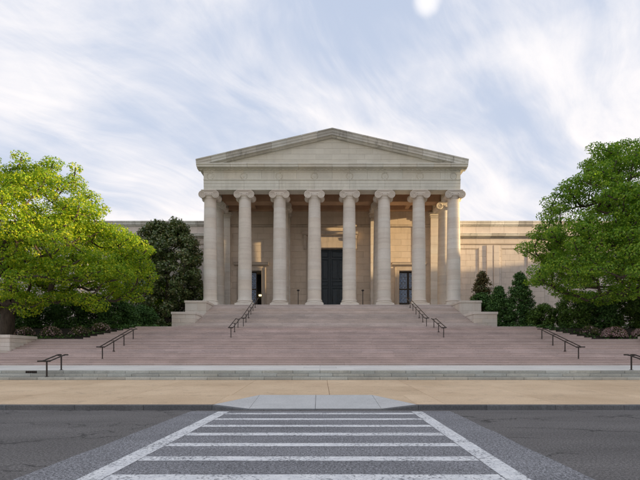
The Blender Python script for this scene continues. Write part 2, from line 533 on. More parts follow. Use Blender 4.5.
def band(y):   # crosswalk centre drift
    return 0.030 * (y - 6.12)
pb = MB()
ys = np.linspace(-8.5, ROAD_END - 0.30, 30)
vs = []
for i, y in enumerate(ys):
    vs += [(-4.08 + band(y) + rng.normal(0, .015), y, 0.004), (3.66 + band(y) + rng.normal(0, .015), y, 0.004)]
pb.add(vs, [(2 * i, 2 * i + 1, 2 * i + 3, 2 * i + 2) for i in range(len(ys) - 1)])
pb.build('asphalt_patch', M['patch'], road)
def mark(name, pts):
    b = MB(); b.add([(x, y, 0.008) for x, y in pts], [(0, 1, 2, 3)])
    return b.build(name, M['paint'], road)
YT = 13.62
for xa, xb in ((-3.235, -2.91), (2.485, 2.805)):
    b = MB(); yy = np.linspace(-8, YT, 24); vs = []
    for y in yy: vs += [(xa + band(y), y, 0.008), (xb + band(y), y, 0.008)]
    b.add(vs, [(2 * i, 2 * i + 1, 2 * i + 3, 2 * i + 2) for i in range(23)])
    b.build('crosswalk_edge_line', M['paint'], road)
yc = 13.12
k = 0
while yc > -8:
    h = 0.165 + random.uniform(-.01, .01)
    sag = 0.0
    b = MB(); n = 12; vs = []
    for i in range(n + 1):
        t = i / n
        x = -2.895 + (2.47 + 2.895) * t
        dy = random.uniform(-.012, .012)
        vs += [(x + band(yc), yc - h + dy, 0.008), (x + band(yc), yc + h + dy, 0.008)]
    b.add(vs, [(2 * i, 2 * i + 2, 2 * i + 3, 2 * i + 1) for i in range(n)])
    b.build('crosswalk_stripe', M['paint'], road)
    yc -= 1.15

# ---- curb and sidewalk
def zs(y): return 0.15 + (y - 14.25) * (0.45 - 0.15) / (WALK_END - 14.25)
curb = tag(empty('curb', (0, 14.15, 0)), kind='structure')
x = -40.0
RL, RL2, RR2, RR = -3.3, -2.2, 1.9, 3.0
edges = [-40 + 2.1 * i for i in range(200)]
def curb_stone(x0, x1, z0, z1):
    b = MB(); g = .006; r_ = .02
    y0, y1 = ROAD_END, 14.25
    prof = [(y0, -.09), (y0 - 0.0, None), (y0 + r_, None), (y1, None), (y1, -.09)]
    vs = []
    for xx, zt in ((x0 + g, z0), (x1 - g, z1)):
        vs += [(xx, y0, -.08), (xx, y0 + .008, zt - r_), (xx, y0 + r_ + .01, zt), (xx, y1, zt), (xx, y1, -.08)]
    b.add(vs, [(0, 1, 2, 3, 4), (9, 8, 7, 6, 5), (0, 5, 6, 1), (1, 6, 7, 2), (2, 7, 8, 3), (3, 8, 9, 4), (4, 9, 5, 0)])
    o = b.build('curb_stone', M['curb'], curb); o.location = (0, -14.15, 0)
xx = RL
while xx > -40: curb_stone(xx - 2.1, xx, .15, .15); xx -= 2.1
curb_stone(RL, RL2, .15, .02)
curb_stone(RL2, -0.15, .02, .02); curb_stone(-0.15, RR2, .02, .02)
curb_stone(RR2, RR, .02, .15)
xx = RR
while xx < 40: curb_stone(xx, xx + 2.1, .15, .15); xx += 2.1
for s in (-1, 1):
    b = MB(); b.box(40.8 if s > 0 else -300, 300 if s > 0 else -40.8, ROAD_END, 14.25, -.08, .15)
    o = b.build('curb_run', M['curb'], curb); o.location = (0, -14.15, 0)

side = tag(empty('sidewalk', (0, 14.25, 0)), kind='structure')
def slab(pts, name='paving_slab', mat=None, zf=None):
    b = MB(); n = len(pts); zf = zf or (lambda x, y: zs(y))
    cx = sum(p[0] for p in pts) / n; cy = sum(p[1] for p in pts) / n
    def ins(p, d):
        L = math.hypot(p[0] - cx, p[1] - cy); return (p[0] - (p[0] - cx) / L * d, p[1] - (p[1] - cy) / L * d)
    g = .007
    lo = [ins(p, g) for p in pts]; hi = [ins(p, g + .008) for p in pts]
    vs = [(p[0], p[1] - 14.25, -.09) for p in lo] + [(p[0], p[1] - 14.25, zf(*p) - .012) for p in lo] + [(p[0], p[1] - 14.25, zf(*p)) for p in hi]
    fs = [tuple(range(2 * n, 3 * n))]
    for l in (0, 1):
        for i in range(n):
            j = (i + 1) % n
            fs.append((l * n + i, l * n + j, (l + 1) * n + j, (l + 1) * n + i))
    b.add(vs, fs)
    return b.build(name, mat or M['walk'], side)
bd = MB(); bd.box(-300, 300, 0.0, WALK_END - 14.25, -.095, -.05); bd.build('joint_bed', M['soil'], side)
rows = [(14.25, 16.75), (16.75, 19.85), (19.85, WALK_END)]
W = 3.55
for (y0, y1) in rows:
    for i in range(-8, 8):
        x0, x1 = i * W + .35, (i + 1) * W + .35
        if y0 < 14.3:
            if x1 <= RL or x0 >= RR: slab([(x0, y0), (x1, y0), (x1, y1), (x0, y1)])
            else:
                if x0 < RL: slab([(x0, y0), (RL, y0), (RL, y1), (x0, y1)])
                if x1 > RR: slab([(RR, y0), (x1, y0), (x1, y1), (RR, y1)])
        else:
            slab([(x0, y0), (x1, y0), (x1, y1), (x0, y1)])
for s in (-1, 1):
    xe = (-8 * W + .35) if s < 0 else (8 * W + .35)
    a, bb = (-300, xe) if s < 0 else (xe, 300)
    b = MB(); b.add([(a, 0, .15), (bb, 0, .15), (bb, WALK_END - 14.25, .45), (a, WALK_END - 14.25, .45)], [(0, 1, 2, 3)])
    b.build('sidewalk_run', M['walk'], side)
slab([(RL, 14.25), (RL2, 16.75), (RL, 16.75)])
slab([(RR, 14.25), (RR, 16.75), (RR2, 16.75)])
rz = lambda x, y: .02 + (y - 14.25) / 2.5 * (zs(16.75) - .02)
def flz(sgn):
    def f(x, y):
        e = RL if sgn < 0 else RR; i_ = RL2 if sgn < 0 else RR2
        t = min(1, max(0, (x - i_) / (e - i_)))
        return (1 - t) * rz(x, y) + t * zs(y)
    return f
slab([(RL2, 14.25), (-0.15, 14.25), (-0.15, 16.75), (RL2, 16.75)], 'ramp_slab', M['ramp'], rz)
slab([(-0.15, 14.25), (RR2, 14.25), (RR2, 16.75), (-0.15, 16.75)], 'ramp_slab', M['ramp'], rz)
slab([(RL, 14.25), (RL2, 14.25), (RL2, 16.75)], 'ramp_flare', M['ramp'], flz(-1))
slab([(RR2, 14.25), (RR, 14.25), (RR2, 16.75)], 'ramp_flare', M['ramp'], flz(1))

# ---- three low steps of separate stones, then the pale landing
low = tag(empty('low_steps', (0, WALK_END, 0)), kind='structure')
Z0 = 0.45
proto = {}
for r_ in range(3):
    zb, zt = Z0 + .15 * r_, Z0 + .15 * (r_ + 1)
    y0 = .42 * r_
    xx = -22.5 + (0.7 if r_ == 1 else 0.25 * r_)
    while xx < 23:
        w = random.choice((1.25, 1.4, 1.6))
        if (w, r_) not in proto:
            b = MB(); b.cbox(0.006, w - .006, 0, .42 if r_ < 2 else .5, 0, .148, .012); proto[(w, r_)] = b.mesh('step_stone', M['green'])
        link('step_stone', proto[(w, r_)], low, (xx, y0 + random.uniform(-.006, .006), zb + random.uniform(-.003, .001)))
        xx += w
    for s in (-1, 1):
        b = MB(); b.box(*((-120, -22.6) if s < 0 else (24.2, 120)), y0 + .001, y0 + .42, zb, zt - .002); b.build('step_run', M['green'], low)
b = MB(); b.box(-120, 120, .012, 1.2, -.1 - 0, Z0 - .004); 
b.v = [(x, y, z) for x, y, z in b.v]; b.build('step_core', M['green'], low)
b = MB(); b.box(-15.25, -14.68, -.018, .03, Z0 + .315, Z0 + .43)
b.v = [(x, y + .84, z) for x, y, z in b.v]; b.build('vent_grille', M['bronze'], low)
b = MB()
for i in range(6):
    b.box(-15.22 + i * .1, -15.2 + i * .1, .80, .822, Z0 + .315, Z0 + .43)
b.build('vent_bar', M['rail'], low)

LY0, LY1 = WALK_END + 1.33, 30.5
LZ0, LZ1 = 0.90, 1.03
land = tag(empty('lower_landing', (0, LY0, LZ0)), kind='structure')
ld = MB()
nx, ny = 50, 3
for j in range(ny):
    for i in range(nx):
        w = 96 / nx; x0 = -48 + i * w + (w / 2 if j % 2 else 0); x1 = x0 + w
        y0 = (LY1 - LY0) / ny * j; y1 = (LY1 - LY0) / ny * (j + 1)
        za = (LZ1 - LZ0) / (LY1 - LY0)
        g = .006
        vs = [(x0 + g, y0 + g, -.8), (x1 - g, y0 + g, -.8), (x1 - g, y1 - g, -.8), (x0 + g, y1 - g, -.8)]
        vs += [(a, b_, za * b_) for a, b_, _ in vs]
        ld.add(vs, [(4, 5, 6, 7), (0, 1, 5, 4), (1, 2, 6, 5), (2, 3, 7, 6), (3, 0, 4, 7)])
tag(ld.build('landing_slab', M['pinkland'], land), kind='stuff')

# ---- main flights; each step one object, built of stones
stairs = tag(empty('grand_staircase', (BX, 0, 0)), kind='structure')
def stones_row(b, x0, x1, y0, y1, z0, z1, lo=1.6, hi=3.2):
    x = x0 + 0
    first = True
    while x < x1 - .01:
        w = random.uniform(lo, hi)
        if first: w *= random.uniform(.4, 1); first = False
        e = x1 if x + w > x1 - .5 else x + w
        j = random.uniform(-.003, .003); zt = z1 + random.uniform(-.002, .001)
        if z1 - z0 < .22:
            b.box(x + .003, e - .003, y0 + .035, y1, z0, zt - .052)
            b.cbox(x + .003, e - .003, y0 + j, y1, zt - .05, zt, .008)
        else: b.cbox(x + .003, e - .003, y0 + j, y1, z0, zt, .008)
        x = e
NL = 23
tread = (41.05 - 30.5) / NL
rise = (4.25 - 1.03) / NL
def half(z):                      # half-width of the flight at height z
    if z < 1.90: return 50
    if z < 2.99: return 24.0
    t = (z - 2.93) / (4.25 - 2.93)
    return 20.9 + (17.7 - 20.9) * min(1, t)
STEPZ = []
for i in range(NL):
    z0, z1 = 1.03 + rise * i, 1.03 + rise * (i + 1)
    y0 = 30.5 + tread * i
    b = MB(); hw = half(z1)
    stones_row(b, -hw, hw, y0, y0 + tread + .06, z0 - .04, z1)
    b.build('step', M['pink'], stairs)
    STEPZ.append((y0, z1))
# landing
b = MB()
for j in range(2):
    stones_row(b, -17.6, 17.6, 41.05 + .03 + .97 * j, 41.05 + .97 * (j + 1) + .03, 4.0, 4.25 + .005 * j, 1.5, 2.0)
tag(b.build('landing_slab', M['pink'], stairs), kind='stuff')
NU = 23
tr2 = (52.8 - 43.0) / NU
ri2 = (ZF - 4.25) / NU
for i in range(NU):
    z0, z1 = 4.25 + ri2 * i, 4.25 + ri2 * (i + 1)
    y0 = 43.0 + tr2 * i
    hw = 17.6 if y0 < 44.5 else 13.5
    if y0 < 44.5: hw = 13.5 + (44.5 - y0) / 1.5 * 1.9
    b = MB(); stones_row(b, -hw, hw, y0, y0 + tr2 + .06, z0 - .04, z1)
    b.build('step', M['pinkup'], stairs)
    STEPZ.append((y0, z1))
def stair_z(y):
    z = LZ1
    for a, c in STEPZ:
        if y >= a: z = c
    return z
# solid body under the flights
def body(name, half_, pts):
    b = MB(); b.prism(pts, -half_, half_); return b.build(name, M['pink'], stairs)
body('stair_core', 17.3, [(30.6, -.1), (30.6, .98), (41.0, 4.0), (43.0, 4.2), (43.1, -.1)])
body('stair_core', 13.4, [(43.12, -.1), (43.12, 4.0), (52.7, 7.2), (53, 7.2), (53, -.1)])

# ---- planting beds either side
for s in (-1, 1):
    b = MB()
    def P3(rx, y, z): return (BX + s * rx, y, z)
    # stepped edge of the wide lower flight: bed surface behind it
    b.add([P3(24.0, 36.75, 2.90), P3(20.6, 36.75, 2.90), P3(17.2, 41.2, 4.15), P3(15.5, 43, 4.22), P3(15.5, 66, 4.3), P3(200, 66, 4.3), P3(200, 42, 3.6), P3(200, 36.75, 2.90)],
          [(0, 1, 2, 6, 7), (2, 3, 4, 5, 6)])
    b.add([P3(24.0, 33.4, 1.85), P3(200, 33.4, 1.85), P3(200, 36.75, 2.90), P3(24.0, 36.75, 2.90)], [(0, 1, 2, 3)])
    tag(b.build('planting_bed', M['soil']), kind='structure')

def ashlar(b, x0, x1, z0, z1, y, holes=(), bw=1.5, bh=.75, depth=.12, g=.006, c=.010, axis='x', flip=1):
    """running bond of chamfered stones whose faces lie at y"""
    nr = max(1, round((z1 - z0) / bh)); h = (z1 - z0) / nr
    for r_ in range(nr):
        za, zb = z0 + r_ * h, z0 + (r_ + 1) * h
        cuts = [x0] + [x for x in np.arange(x0 + bw * (.5 if r_ % 2 else 1), x1 - bw * .3, bw)] + [x1]
        for a, e in zip(cuts[:-1], cuts[1:]):
            rects = [(a, e, za, zb)]
            for (hx0, hx1, hz0, hz1) in holes:
                nrx = []
                for (p, q, u, w) in rects:
                    if q <= hx0 or p >= hx1 or w <= hz0 or u >= hz1: nrx.append((p, q, u, w)); continue
                    if p < hx0: nrx.append((p, hx0, u, w))
                    if q > hx1: nrx.append((hx1, q, u, w))
                    m0, m1 = max(p, hx0), min(q, hx1)
                    if u < hz0: nrx.append((m0, m1, u, hz0))
                    if w > hz1: nrx.append((m0, m1, hz1, w))
                rects = nrx
            for (p, q, u, w) in rects:
                if q - p < .05 or w - u < .05: continue
                j = random.uniform(0, .004)
                if axis == 'x': b.cbox(p + g, q - g, y - j if flip > 0 else y, y + depth, u + g, w - g, c)
                else:
                    ya, yb = (y - depth, y + j) if flip > 0 else (y - j, y + depth)
                    b.cbox(ya, yb, p + g, q - g, u + g, w - g, c)

# ---- cheek walls and end pedestals (each its own thing)
def cheek(s, y0, y1, zt, zb, label, group, xin=13.5, xout=15.75, name='stair_cheek_wall'):
    t = empty(name, (BX + s * (xin + xout) / 2, y0, zb)); tag(t, label, 'stone wall', group)
    hw = (xout - xin) / 2
    b = MB(); b.box(-hw + .05, hw - .05, .05, y1 - y0, 0, zt - zb - .05); b.build('core', M['cheek'], t)
    n = 4; hh = (zt - .24 - zb) / n
    for k in range(n):
        b = MB(); zz0, zz1 = k * hh, (k + 1) * hh
        b.cbox(-hw + .004, -.003 + (0.2 if k % 2 else -.3), 0, .6, zz0 + .004, zz1 - .004, .012)
        b.build('stone_block', M['cheek'], t)
        b = MB(); b.cbox(.003 + (0.2 if k % 2 else -.3), hw - .004, 0, .6, zz0 + .004, zz1 - .004, .012); b.build('stone_block', M['cheek'], t)
        L = y1 - y0 - .6
        for m in range(2):
            for sx in (-1, 1):
                b = MB(); b.cbox(min(sx * (hw - .25), sx * (hw - .004)), max(sx * (hw - .25), sx * (hw - .004)), .604 + L / 2 * m, .6 + L / 2 * (m + 1) - .004, zz0 + .004, zz1 - .004, .012)
                b.build('stone_block', M['cheek'], t)
    b = MB(); b.cbox(-hw - .06, hw + .06, -.07, y1 - y0, zt - zb - .24, zt - zb, .02); b.build('coping', M['cheek'], t)
    return t
cheek(-1, 44.5, 48.88, 5.92, 4.0, 'lower marble cheek block left of the upper stairs, beside the dark magnolia', 'marble cheek blocks flanking the upper stairs')
cheek(-1, 48.9, 52.8, 7.54, 4.0, 'upper marble cheek block left of the stairs, at the foot of the leftmost column', 'marble cheek blocks flanking the upper stairs')
cheek(1, 44.5, 48.88, 5.92, 4.0, 'lower marble cheek block right of the upper stairs, in front of dark shrubs', 'marble cheek blocks flanking the upper stairs')
cheek(1, 48.9, 52.8, 7.54, 4.0, 'upper marble cheek block right of the stairs, at the foot of the rightmost column', 'marble cheek blocks flanking the upper stairs')
cheek(-1, 33.5, 36.7, 3.20, 1.7, 'low pinkish marble end block below the big tree at the left edge', None, 24.0, 31.0, 'end_pedestal')
cheek(1, 33.5, 36.7, 3.20, 1.7, 'low marble end block just outside the right edge of the view', None, 24.0, 31.0, 'end_pedestal')

# ------------------------------------------------------------------ museum building
mus = empty('museum_building', (BX, COLY, ZF))
tag(mus, 'pale marble classical museum with eight-column Ionic portico and triangular pediment', 'building')
def put(mb, name, mat, stuff=False, parent=None):
    """mb in building coordinates (x from centre line, absolute y and z)"""
    o = mb.build(name, mat, mus if parent is None else parent)
    if parent is None: o.location = (0, -COLY, -ZF)
    if stuff: o['kind'] = 'stuff'
    return o
# columns
CT = 21.0 - ZF
RB, RT = .80, .69
SH0, SH1 = .65, CT - .78
def rad(t): return RB if t < .25 else RB - (RB - RT) * ((t - .25) / .75) ** 1.35
ND = 10
drums = []
for i in range(ND):
    b = MB(); t0, t1 = i / ND, (i + 1) / ND; h = (SH1 - SH0) / ND
    prof = [(rad(t0), 0.005)] + [(rad(t0 + (t1 - t0) * q), h * q) for q in (.33, .66)] + [(rad(t1), h - .005)]
    if i == 0: prof = [(RB + .10, 0), (RB + .07, .08), (RB + .01, .16)] + prof[1:]
    if i == ND - 1: prof = prof[:-1] + [(RT, h - .16), (RT + .045, h - .12), (RT + .045, h - .06), (RT, h - .03), (RT, h)]
    b.lathe(prof, n=40); drums.append((b.mesh('drum', M['marble']), SH0 + i * h))
b = MB()
b.cbox(-1.06, 1.06, -1.06, 1.06, 0, .28, .015)
prof = [(.9, .28)]
for a in range(0, 181, 20): prof.append((.93 + .12 * math.sin(R(a)), .38 - .10 * math.cos(R(a))))
prof += [(.88, .49), (.86, .53), (.89, .55)]
for a in range(0, 181, 30): prof.append((.88 + .05 * math.sin(R(a)), .60 - .05 * math.cos(R(a))))
b.lathe(prof + [(.8, .65)], n=40)
b.lathe([(.66, .6), (.66, SH1 + .1)], n=24)
base_me = b.mesh('column', M['marble'])
# ionic capital
cap = MB()
cap.cbox(-.88, .88, -.88, .88, CT - .13, CT - .0, .02)
cap.lathe([(RT, CT - .80), (RT + .05, CT - .74), (RT + .17, CT - .62), (RT + .20, CT - .54), (RT + .14, CT - .46)], n=40)
vz = CT - .56; vx = .76; vr = .41
for sx in (-1, 1):
    cap.lathe([(vr - .02, -.80), (vr, -.77), (vr, -.66), (vr - .1, -.55), (vr - .17, -.25), (vr - .13, -.2), (vr - .08, 0), (vr - .13, .2), (vr - .17, .25), (vr - .1, .55), (vr, .66), (vr, .77), (vr - .02, .80)], cx=sx * vx, n=28, axis='y', z0=vz)
    for yy in (-.80, .80):
        pts, rr = [], []
        for k in range(46):
            t = k / 45; a = R(90) - sx * 0 + (t * 2.6 * 2 * math.pi) * (1 if sx > 0 else -1) * -1
            rd = (vr - .045) * (1 - t) ** .8 + .06
            pts.append((sx * vx + rd * math.cos(a), yy + (-.02 if yy < 0 else .02), vz + rd * math.sin(a))); rr.append(.055 * (1 - t * .5))
        cap.tube(pts, rr, 6)
        cap.lathe([(.075, yy - .06), (.09, yy), (.075, yy + .06)], cx=sx * vx, n=12, axis='y', z0=vz)
for yy in (-.79, .55):
    cap.box(-vx, vx, yy, yy + .24, vz + .14, vz + .40)
    cap.box(-vx, vx, yy - .025, yy, vz + .335, vz + .405)
    for q in range(5):           # egg-and-dart beads under the canalis
        cap.lathe([(.0, -.09), (.07, -.05), (.085, 0), (.07, .05), (.0, .09)], cx=-.44 + .22 * q, cy=yy + (.0 if yy < 0 else .24), n=8)
        cap.v[-1:] = cap.v[-1:]
# lift the beads to capital height (they were lathed around z = 0)
cap.v = [(x, y, z + (CT - .50) if abs(z) < .2 and abs(x) < .6 and abs(y) > .3 and z < 1 else z) for x, y, z in cap.v]
cap_me = cap.mesh('capital', M['marble'])
def column(rx, y):
    c = link('column', base_me, mus, (rx, y - COLY, 0))
    for me, z in drums:
        d = link('drum', me, c, (0, 0, z)); d.rotation_euler = (0, 0, random.uniform(0, 6.28))
    link('capital', cap_me, c)
    return c
for i in range(8): column((i - 3.5) * SP, COLY)
for rx in (-3.5 * SP, -1.5 * SP, 1.5 * SP, 3.5 * SP): column(rx, COLY + SP)

# portico floor
fl = MB()
for j, (ya, yb) in enumerate(((52.8 + .0, 54.9), (54.9, 57), (57, 59.1), (59.1, 62.7))):
    for i in range(14):
        w = 31.4 / 14; fl.cbox(-15.7 + w * i + .003, -15.7 + w * (i + 1) - .003, ya + .003 + (.0), yb - .003, ZF - .5, ZF, .006)
put(fl, 'portico_floor', M['pinkland'], True)
b = MB(); b.box(-15.7, 15.7, 53.02, 62.7, 2, ZF - .02); put(b, 'podium', M['cheek'])

WY = 62.6            # portico back wall face
DC = 2.2             # main door half-width
DT = 16.35
SDX, SDH, SDT = 10.7, 1.34, 13.25
holes = [(-DC, DC, ZF, DT), (-SDX - SDH, -SDX + SDH, ZF, SDT), (SDX - SDH, SDX + SDH, ZF, SDT)]
b = MB(); ashlar(b, -15.0, 15.0, ZF + .02, 19.2, WY, holes, 1.7, .835)
put(b, 'wall_stone', M['wall'], True)
b = MB(); ashlar(b, -15.0, 15.0, 19.55, 21.6, WY - .03, (), 2.2, 1.02); put(b, 'wall_frieze_stone', M['wall'], True)
b = MB()
b.prism([(WY - .16, 19.22), (WY - .16, 19.45), (WY - .08, 19.53), (WY + .1, 19.53), (WY + .1, 19.22)], -15, 15)
b.box(-15, 15, WY - .06, WY + .1, ZF, ZF + .34) if False else None
put(b, 'string_course', M['trim'])
# solid wall behind, with openings left free
b = MB()
xs = [-15.6, -SDX - SDH, -SDX + SDH, -DC, DC, SDX - SDH, SDX + SDH, 15.6]
for i in range(0, 8, 2): b.box(xs[i], xs[i + 1], WY + .1, 65.9, 3, 24)
b.box(xs[1], xs[2], WY + .1, 65.9, SDT, 24); b.box(xs[5], xs[6], WY + .1, 65.9, SDT, 24); b.box(xs[3], xs[4], WY + .1, 65.9, DT, 24)
put(b, 'wall', M['wall'])
for sx in (-SDX, 0, SDX):
    b = MB(); b.box(sx - SDH - .1 - (1 if sx == 0 else 0), sx + SDH + .1 + (1 if sx == 0 else 0), 65.4, 65.6, ZF - .2, SDT if sx else DT); put(b, 'lobby_dark_backing', M['darkroom'])
# pilasters against the wall
def pilaster(rx, w=1.45, side=0):
    p = MB(); y0 = WY - .55
    p.cbox(rx - w / 2 - .18, rx + w / 2 + .18, y0 - .18, WY + .05, ZF, ZF + .3, .015)
    p.cbox(rx - w / 2 - .10, rx + w / 2 + .10, y0 - .10, WY + .04, ZF + .3, ZF + .62, .05)
    pil = put(p, 'pilaster', M['marble'])
    h = (20.3 - ZF - .62) / 10
    for k in range(10):
        q = MB(); q.cbox(rx - w / 2, rx + w / 2, y0, WY + .03, ZF + .62 + k * h + .004, ZF + .62 + (k + 1) * h - .004, .012)
        q.build('stone_block', M['marble'], pil)
    q = MB()
    q.cbox(rx - w / 2 - .05, rx + w / 2 + .05, y0 - .05, WY + .03, 20.32, 20.50, .02)
    q.cbox(rx - w / 2 - .14, rx + w / 2 + .14, y0 - .14, WY + .03, 20.52, 20.8, .05)
    q.cbox(rx - w / 2 - .22, rx + w / 2 + .22, y0 - .22, WY + .03, 20.82, 20.998, .02)
    q.build('capital', M['marble'], pil)
for rx in (-3.5 * SP + .1, -1.5 * SP, 1.5 * SP, 3.5 * SP - .1): pilaster(rx)
# ceiling with beams
b = MB(); b.box(-14.0, 14.0, 55.0, 62.6, 22.0, 22.3); put(b, 'ceiling', M['ceil'])
for (ya, yb) in ((57.7, 59.1), (61.9, WY - .03)):
    b = MB(); b.cbox(-13.7, 13.7, ya, yb, 21.0 if ya < 60 else 21.3, 21.995, .02); put(b, 'ceiling_beam', M['ceil'])
for ya in (56.1, 60.3):
    b = MB(); b.cbox(-13.7, 13.7, ya, ya + .35, 21.55, 21.994, .02); put(b, 'ceiling_beam', M['ceil'])
for i in range(1, 7):
    for (ya, yb) in ((55.12, 57.69), (59.11, 61.89)):
        b = MB(); b.cbox((i - 3.5) * SP - .28, (i - 3.5) * SP + .28, ya, yb, 21.42, 21.99, .02); put(b, 'ceiling_beam', M['ceil'])

# entablature: architrave (3 fasciae) and frieze, in blocks
F0 = 53.5
arch = [(F0 + .06, 21.0), (F0 + .06, 21.34), (F0 + .03, 21.35), (F0 + .03, 21.72), (F0, 21.73), (F0, 22.06), (F0 - .09, 22.12), (F0 - .09, 22.2), (55.1, 22.2), (55.1, 21.0)]
fr = [(F0 + .03, 22.203), (F0 + .03, 23.0), (F0 - .05, 23.06), (F0 - .05, 23.14), (F0 - .14, 23.2), (F0 - .14, 23.3), (55.1, 23.3), (55.1, 22.203)]
xsb = [-14.95] + [(i - 3.5) * SP for i in range(1, 7)] + [14.95]
for a, e in zip(xsb[:-1], xsb[1:]):
    for name, pr in (('architrave_block', arch), ('frieze_block', fr)):
        for (p, q) in (((a, e),) if name[0] == 'a' else ((a, (a + e) / 2), ((a + e) / 2, e))):
            b = MB(); b.prism(pr, p + .007, q - .007); put(b, name, M['entab'])
for s in (-1, 1):
    for name, pr, zt in (('architrave_block', (21.0, 22.2), 0), ('frieze_block', (22.203, 23.3), 0)):
        for ya, yb in ((55.11, 58.4), (58.41, 62.0), (62.01, 65.99)):
            b = MB(); x0, x1 = sorted((s * 13.75, s * (14.93 if name[0] == 'f' else 14.95)))
            b.cbox(x0, x1, ya, yb, pr[0], pr[1], .012); put(b, name, M['entab'])
b = MB(); b.box(-13.7, 13.7, 55.13, 66, 22.31, 24.2); put(b, 'attic_mass', M['wall'])
# carved wreaths on the frieze over each column
for i in range(8):
    b = MB(); rx = (i - 3.5) * SP
    if abs(rx) > 14: rx = math.copysign(14.15, rx)
    pts = [(rx + .36 * math.cos(t), F0 + .02, 22.6 + .36 * math.sin(t)) for t in np.linspace(0, 2 * math.pi, 25)]
    b.tube(pts, .04, 6)
    for t in np.linspace(0, 2 * math.pi, 15)[:-1]:
        b.lathe([(0, -.07), (.07, -.03), (.07, .03), (0, .07)], cx=rx + .37 * math.cos(t), cy=F0 + .015, n=6)
        n = 24
        b.v[-n - 12:] = [(x, y, z + 22.6 + .37 * math.sin(t)) for x, y, z in b.v[-n - 12:]]
    b.box(rx - .13, rx + .13, F0 + .0, F0 + .035, 22.5, 22.68)
    put(b, 'wreath', M['entab'])
# horizontal cornice, blocks of ~1.9 m
cor = [(F0 + .5, 23.303), (F0 - .22, 23.303), (F0 - .30, 23.40), (F0 - .70, 23.40), (F0 - .72, 23.62), (F0 - .80, 23.66), (F0 - .80, 23.76), (F0 - .76, 23.80), (F0 + .5, 23.80)]
nb = 16; w = 31.2 / nb
for i in range(nb):
    b = MB(); b.prism(cor, -15.6 + i * w + .01, -15.6 + (i + 1) * w - .01); put(b, 'cornice_block', M['entab'])
b = MB()
for i in range(62): 
    xx = -15.3 + i * .5
    b.box(xx, xx + .26, F0 - .29, F0 - .16, 23.21, 23.30)
put(b, 'dentils', M['entab'])
for s in (-1, 1):
    for k in range(6):
        ya = 54.02 + k * 1.995
        x0, x1 = sorted((s * 13.9, s * 15.6)); b = MB()
        pr = [(s * 14.6, 23.303), (s * 15.0, 23.303), (s * 15.1, 23.40), (s * 15.5, 23.40), (s * 15.52, 23.62), (s * 15.6, 23.66), (s * 15.6, 24.12), (s * 14.6, 24.12)]
        b.prism(pr, ya, ya + 1.98, axis='y'); put(b, 'cornice_block', M['cornice'])
# tympanum of coursed stones
SLOPE = (27.8 - 24.22) / 15.66
APEX = 27.8
ty = MB()
ty.prism([(-15.2, 23.81), (15.2, 23.81), (0, 26.95 + .1)], F0 + .03, F0 + .5, axis='y')
def clip_poly(poly, s):
    # keep z <= 27.2 - SLOPE*|x| on side s
    out = []
    f = lambda p: 27.15 - SLOPE * s * p[0] - p[1]
    for i in range(len(poly)):
        a, b_ = poly[i], poly[(i + 1) % len(poly)]
        fa, fb = f(a), f(b_)
        if fa >= 0: out.append(a)
        if fa * fb < 0:
            t = fa / (fa - fb); out.append((a[0] + (b_[0] - a[0]) * t, a[1] + (b_[1] - a[1]) * t))
    return out
z = 23.81; r_ = 0
while z < 27:
    h = .66; xw = (27.15 - z) / SLOPE
    cuts = np.arange(0 if r_ % 2 else .95, xw + 1.9, 1.9)
    segs = [(a, a + 1.9) for a in cuts] + [(-a - 1.9, -a) for a in cuts]
    if not r_ % 2: segs.append((-.95, .95))
    for a, e in segs:
        p = [(a + .008, z + .008), (e - .008, z + .008), (e - .008, z + h - .008), (a + .008, z + h - .008)]
        for s in (1, -1): p = clip_poly(p, s)
        if len(p) >= 3: ty.prism(p, F0 - .003 * random.random(), F0 + .028, axis='y')
    z += h; r_ += 1
put(ty, 'tympanum', M['tymp'], True)
# raking cornice: 9 blocks a side, two mouldings each
lowp = [(F0 + .6, -.84), (F0 - .22, -.84), (F0 - .25, -.70), (F0 - .60, -.66), (F0 - .62, -.46), (F0 + .6, -.46)]
upp = [(F0 + .6, -.455), (F0 - .64, -.455), (F0 - .70, -.36), (F0 - .72, -.18), (F0 - .82, -.10), (F0 - .84, 0), (F0 + .6, 0)]
nb = 9; w = 15.66 / nb
for s in (-1, 1):
    for i in range(nb):
        a, e = i * w + .012, (i + 1) * w - .012
        if i == 0: a = .003
        b = MB()
        for pr in (lowp, upp):
            x0, x1 = (s * a, s * e)
            aa, ee = (a, e)
            b.prism([(y, z_ + APEX) for y, z_ in pr], x0, x1, dz=(-SLOPE * aa, -SLOPE * ee))
        put(b, 'raking_cornice_block', M['cornice'])
for s in (-1, 1):
    b = MB()
    b.prism([(F0 + .7, APEX - .82), (F0 - .18, APEX - .82), (F0 - .5, APEX - .6), (F0 - .6, APEX - .4), (F0 - .6, APEX - .05), (F0 + .7, APEX - .05)], s * .0, s * 15.6, dz=(0, -SLOPE * 15.6))
    put(b, 'raking_cornice_core', M['cornice'])
# roof
b = MB()
b.prism([(-15.5, 24.13), (15.5, 24.13), (0, APEX - .12)], F0 + .62, 78, axis='y')
put(b, 'roof', M['roof'])
for s in (-1, 1):
    b = MB()
    for y in np.arange(55, 78, 1.2):
        b.prism([(0, APEX - .13), (0, APEX - .06), (s * 15.4, APEX - .10 - SLOPE * 15.4 + .04), (s * 15.4, APEX - .15 - SLOPE * 15.4)], y, y + .08, axis='y')
    put(b, 'roof_seam', M['roof'], True)

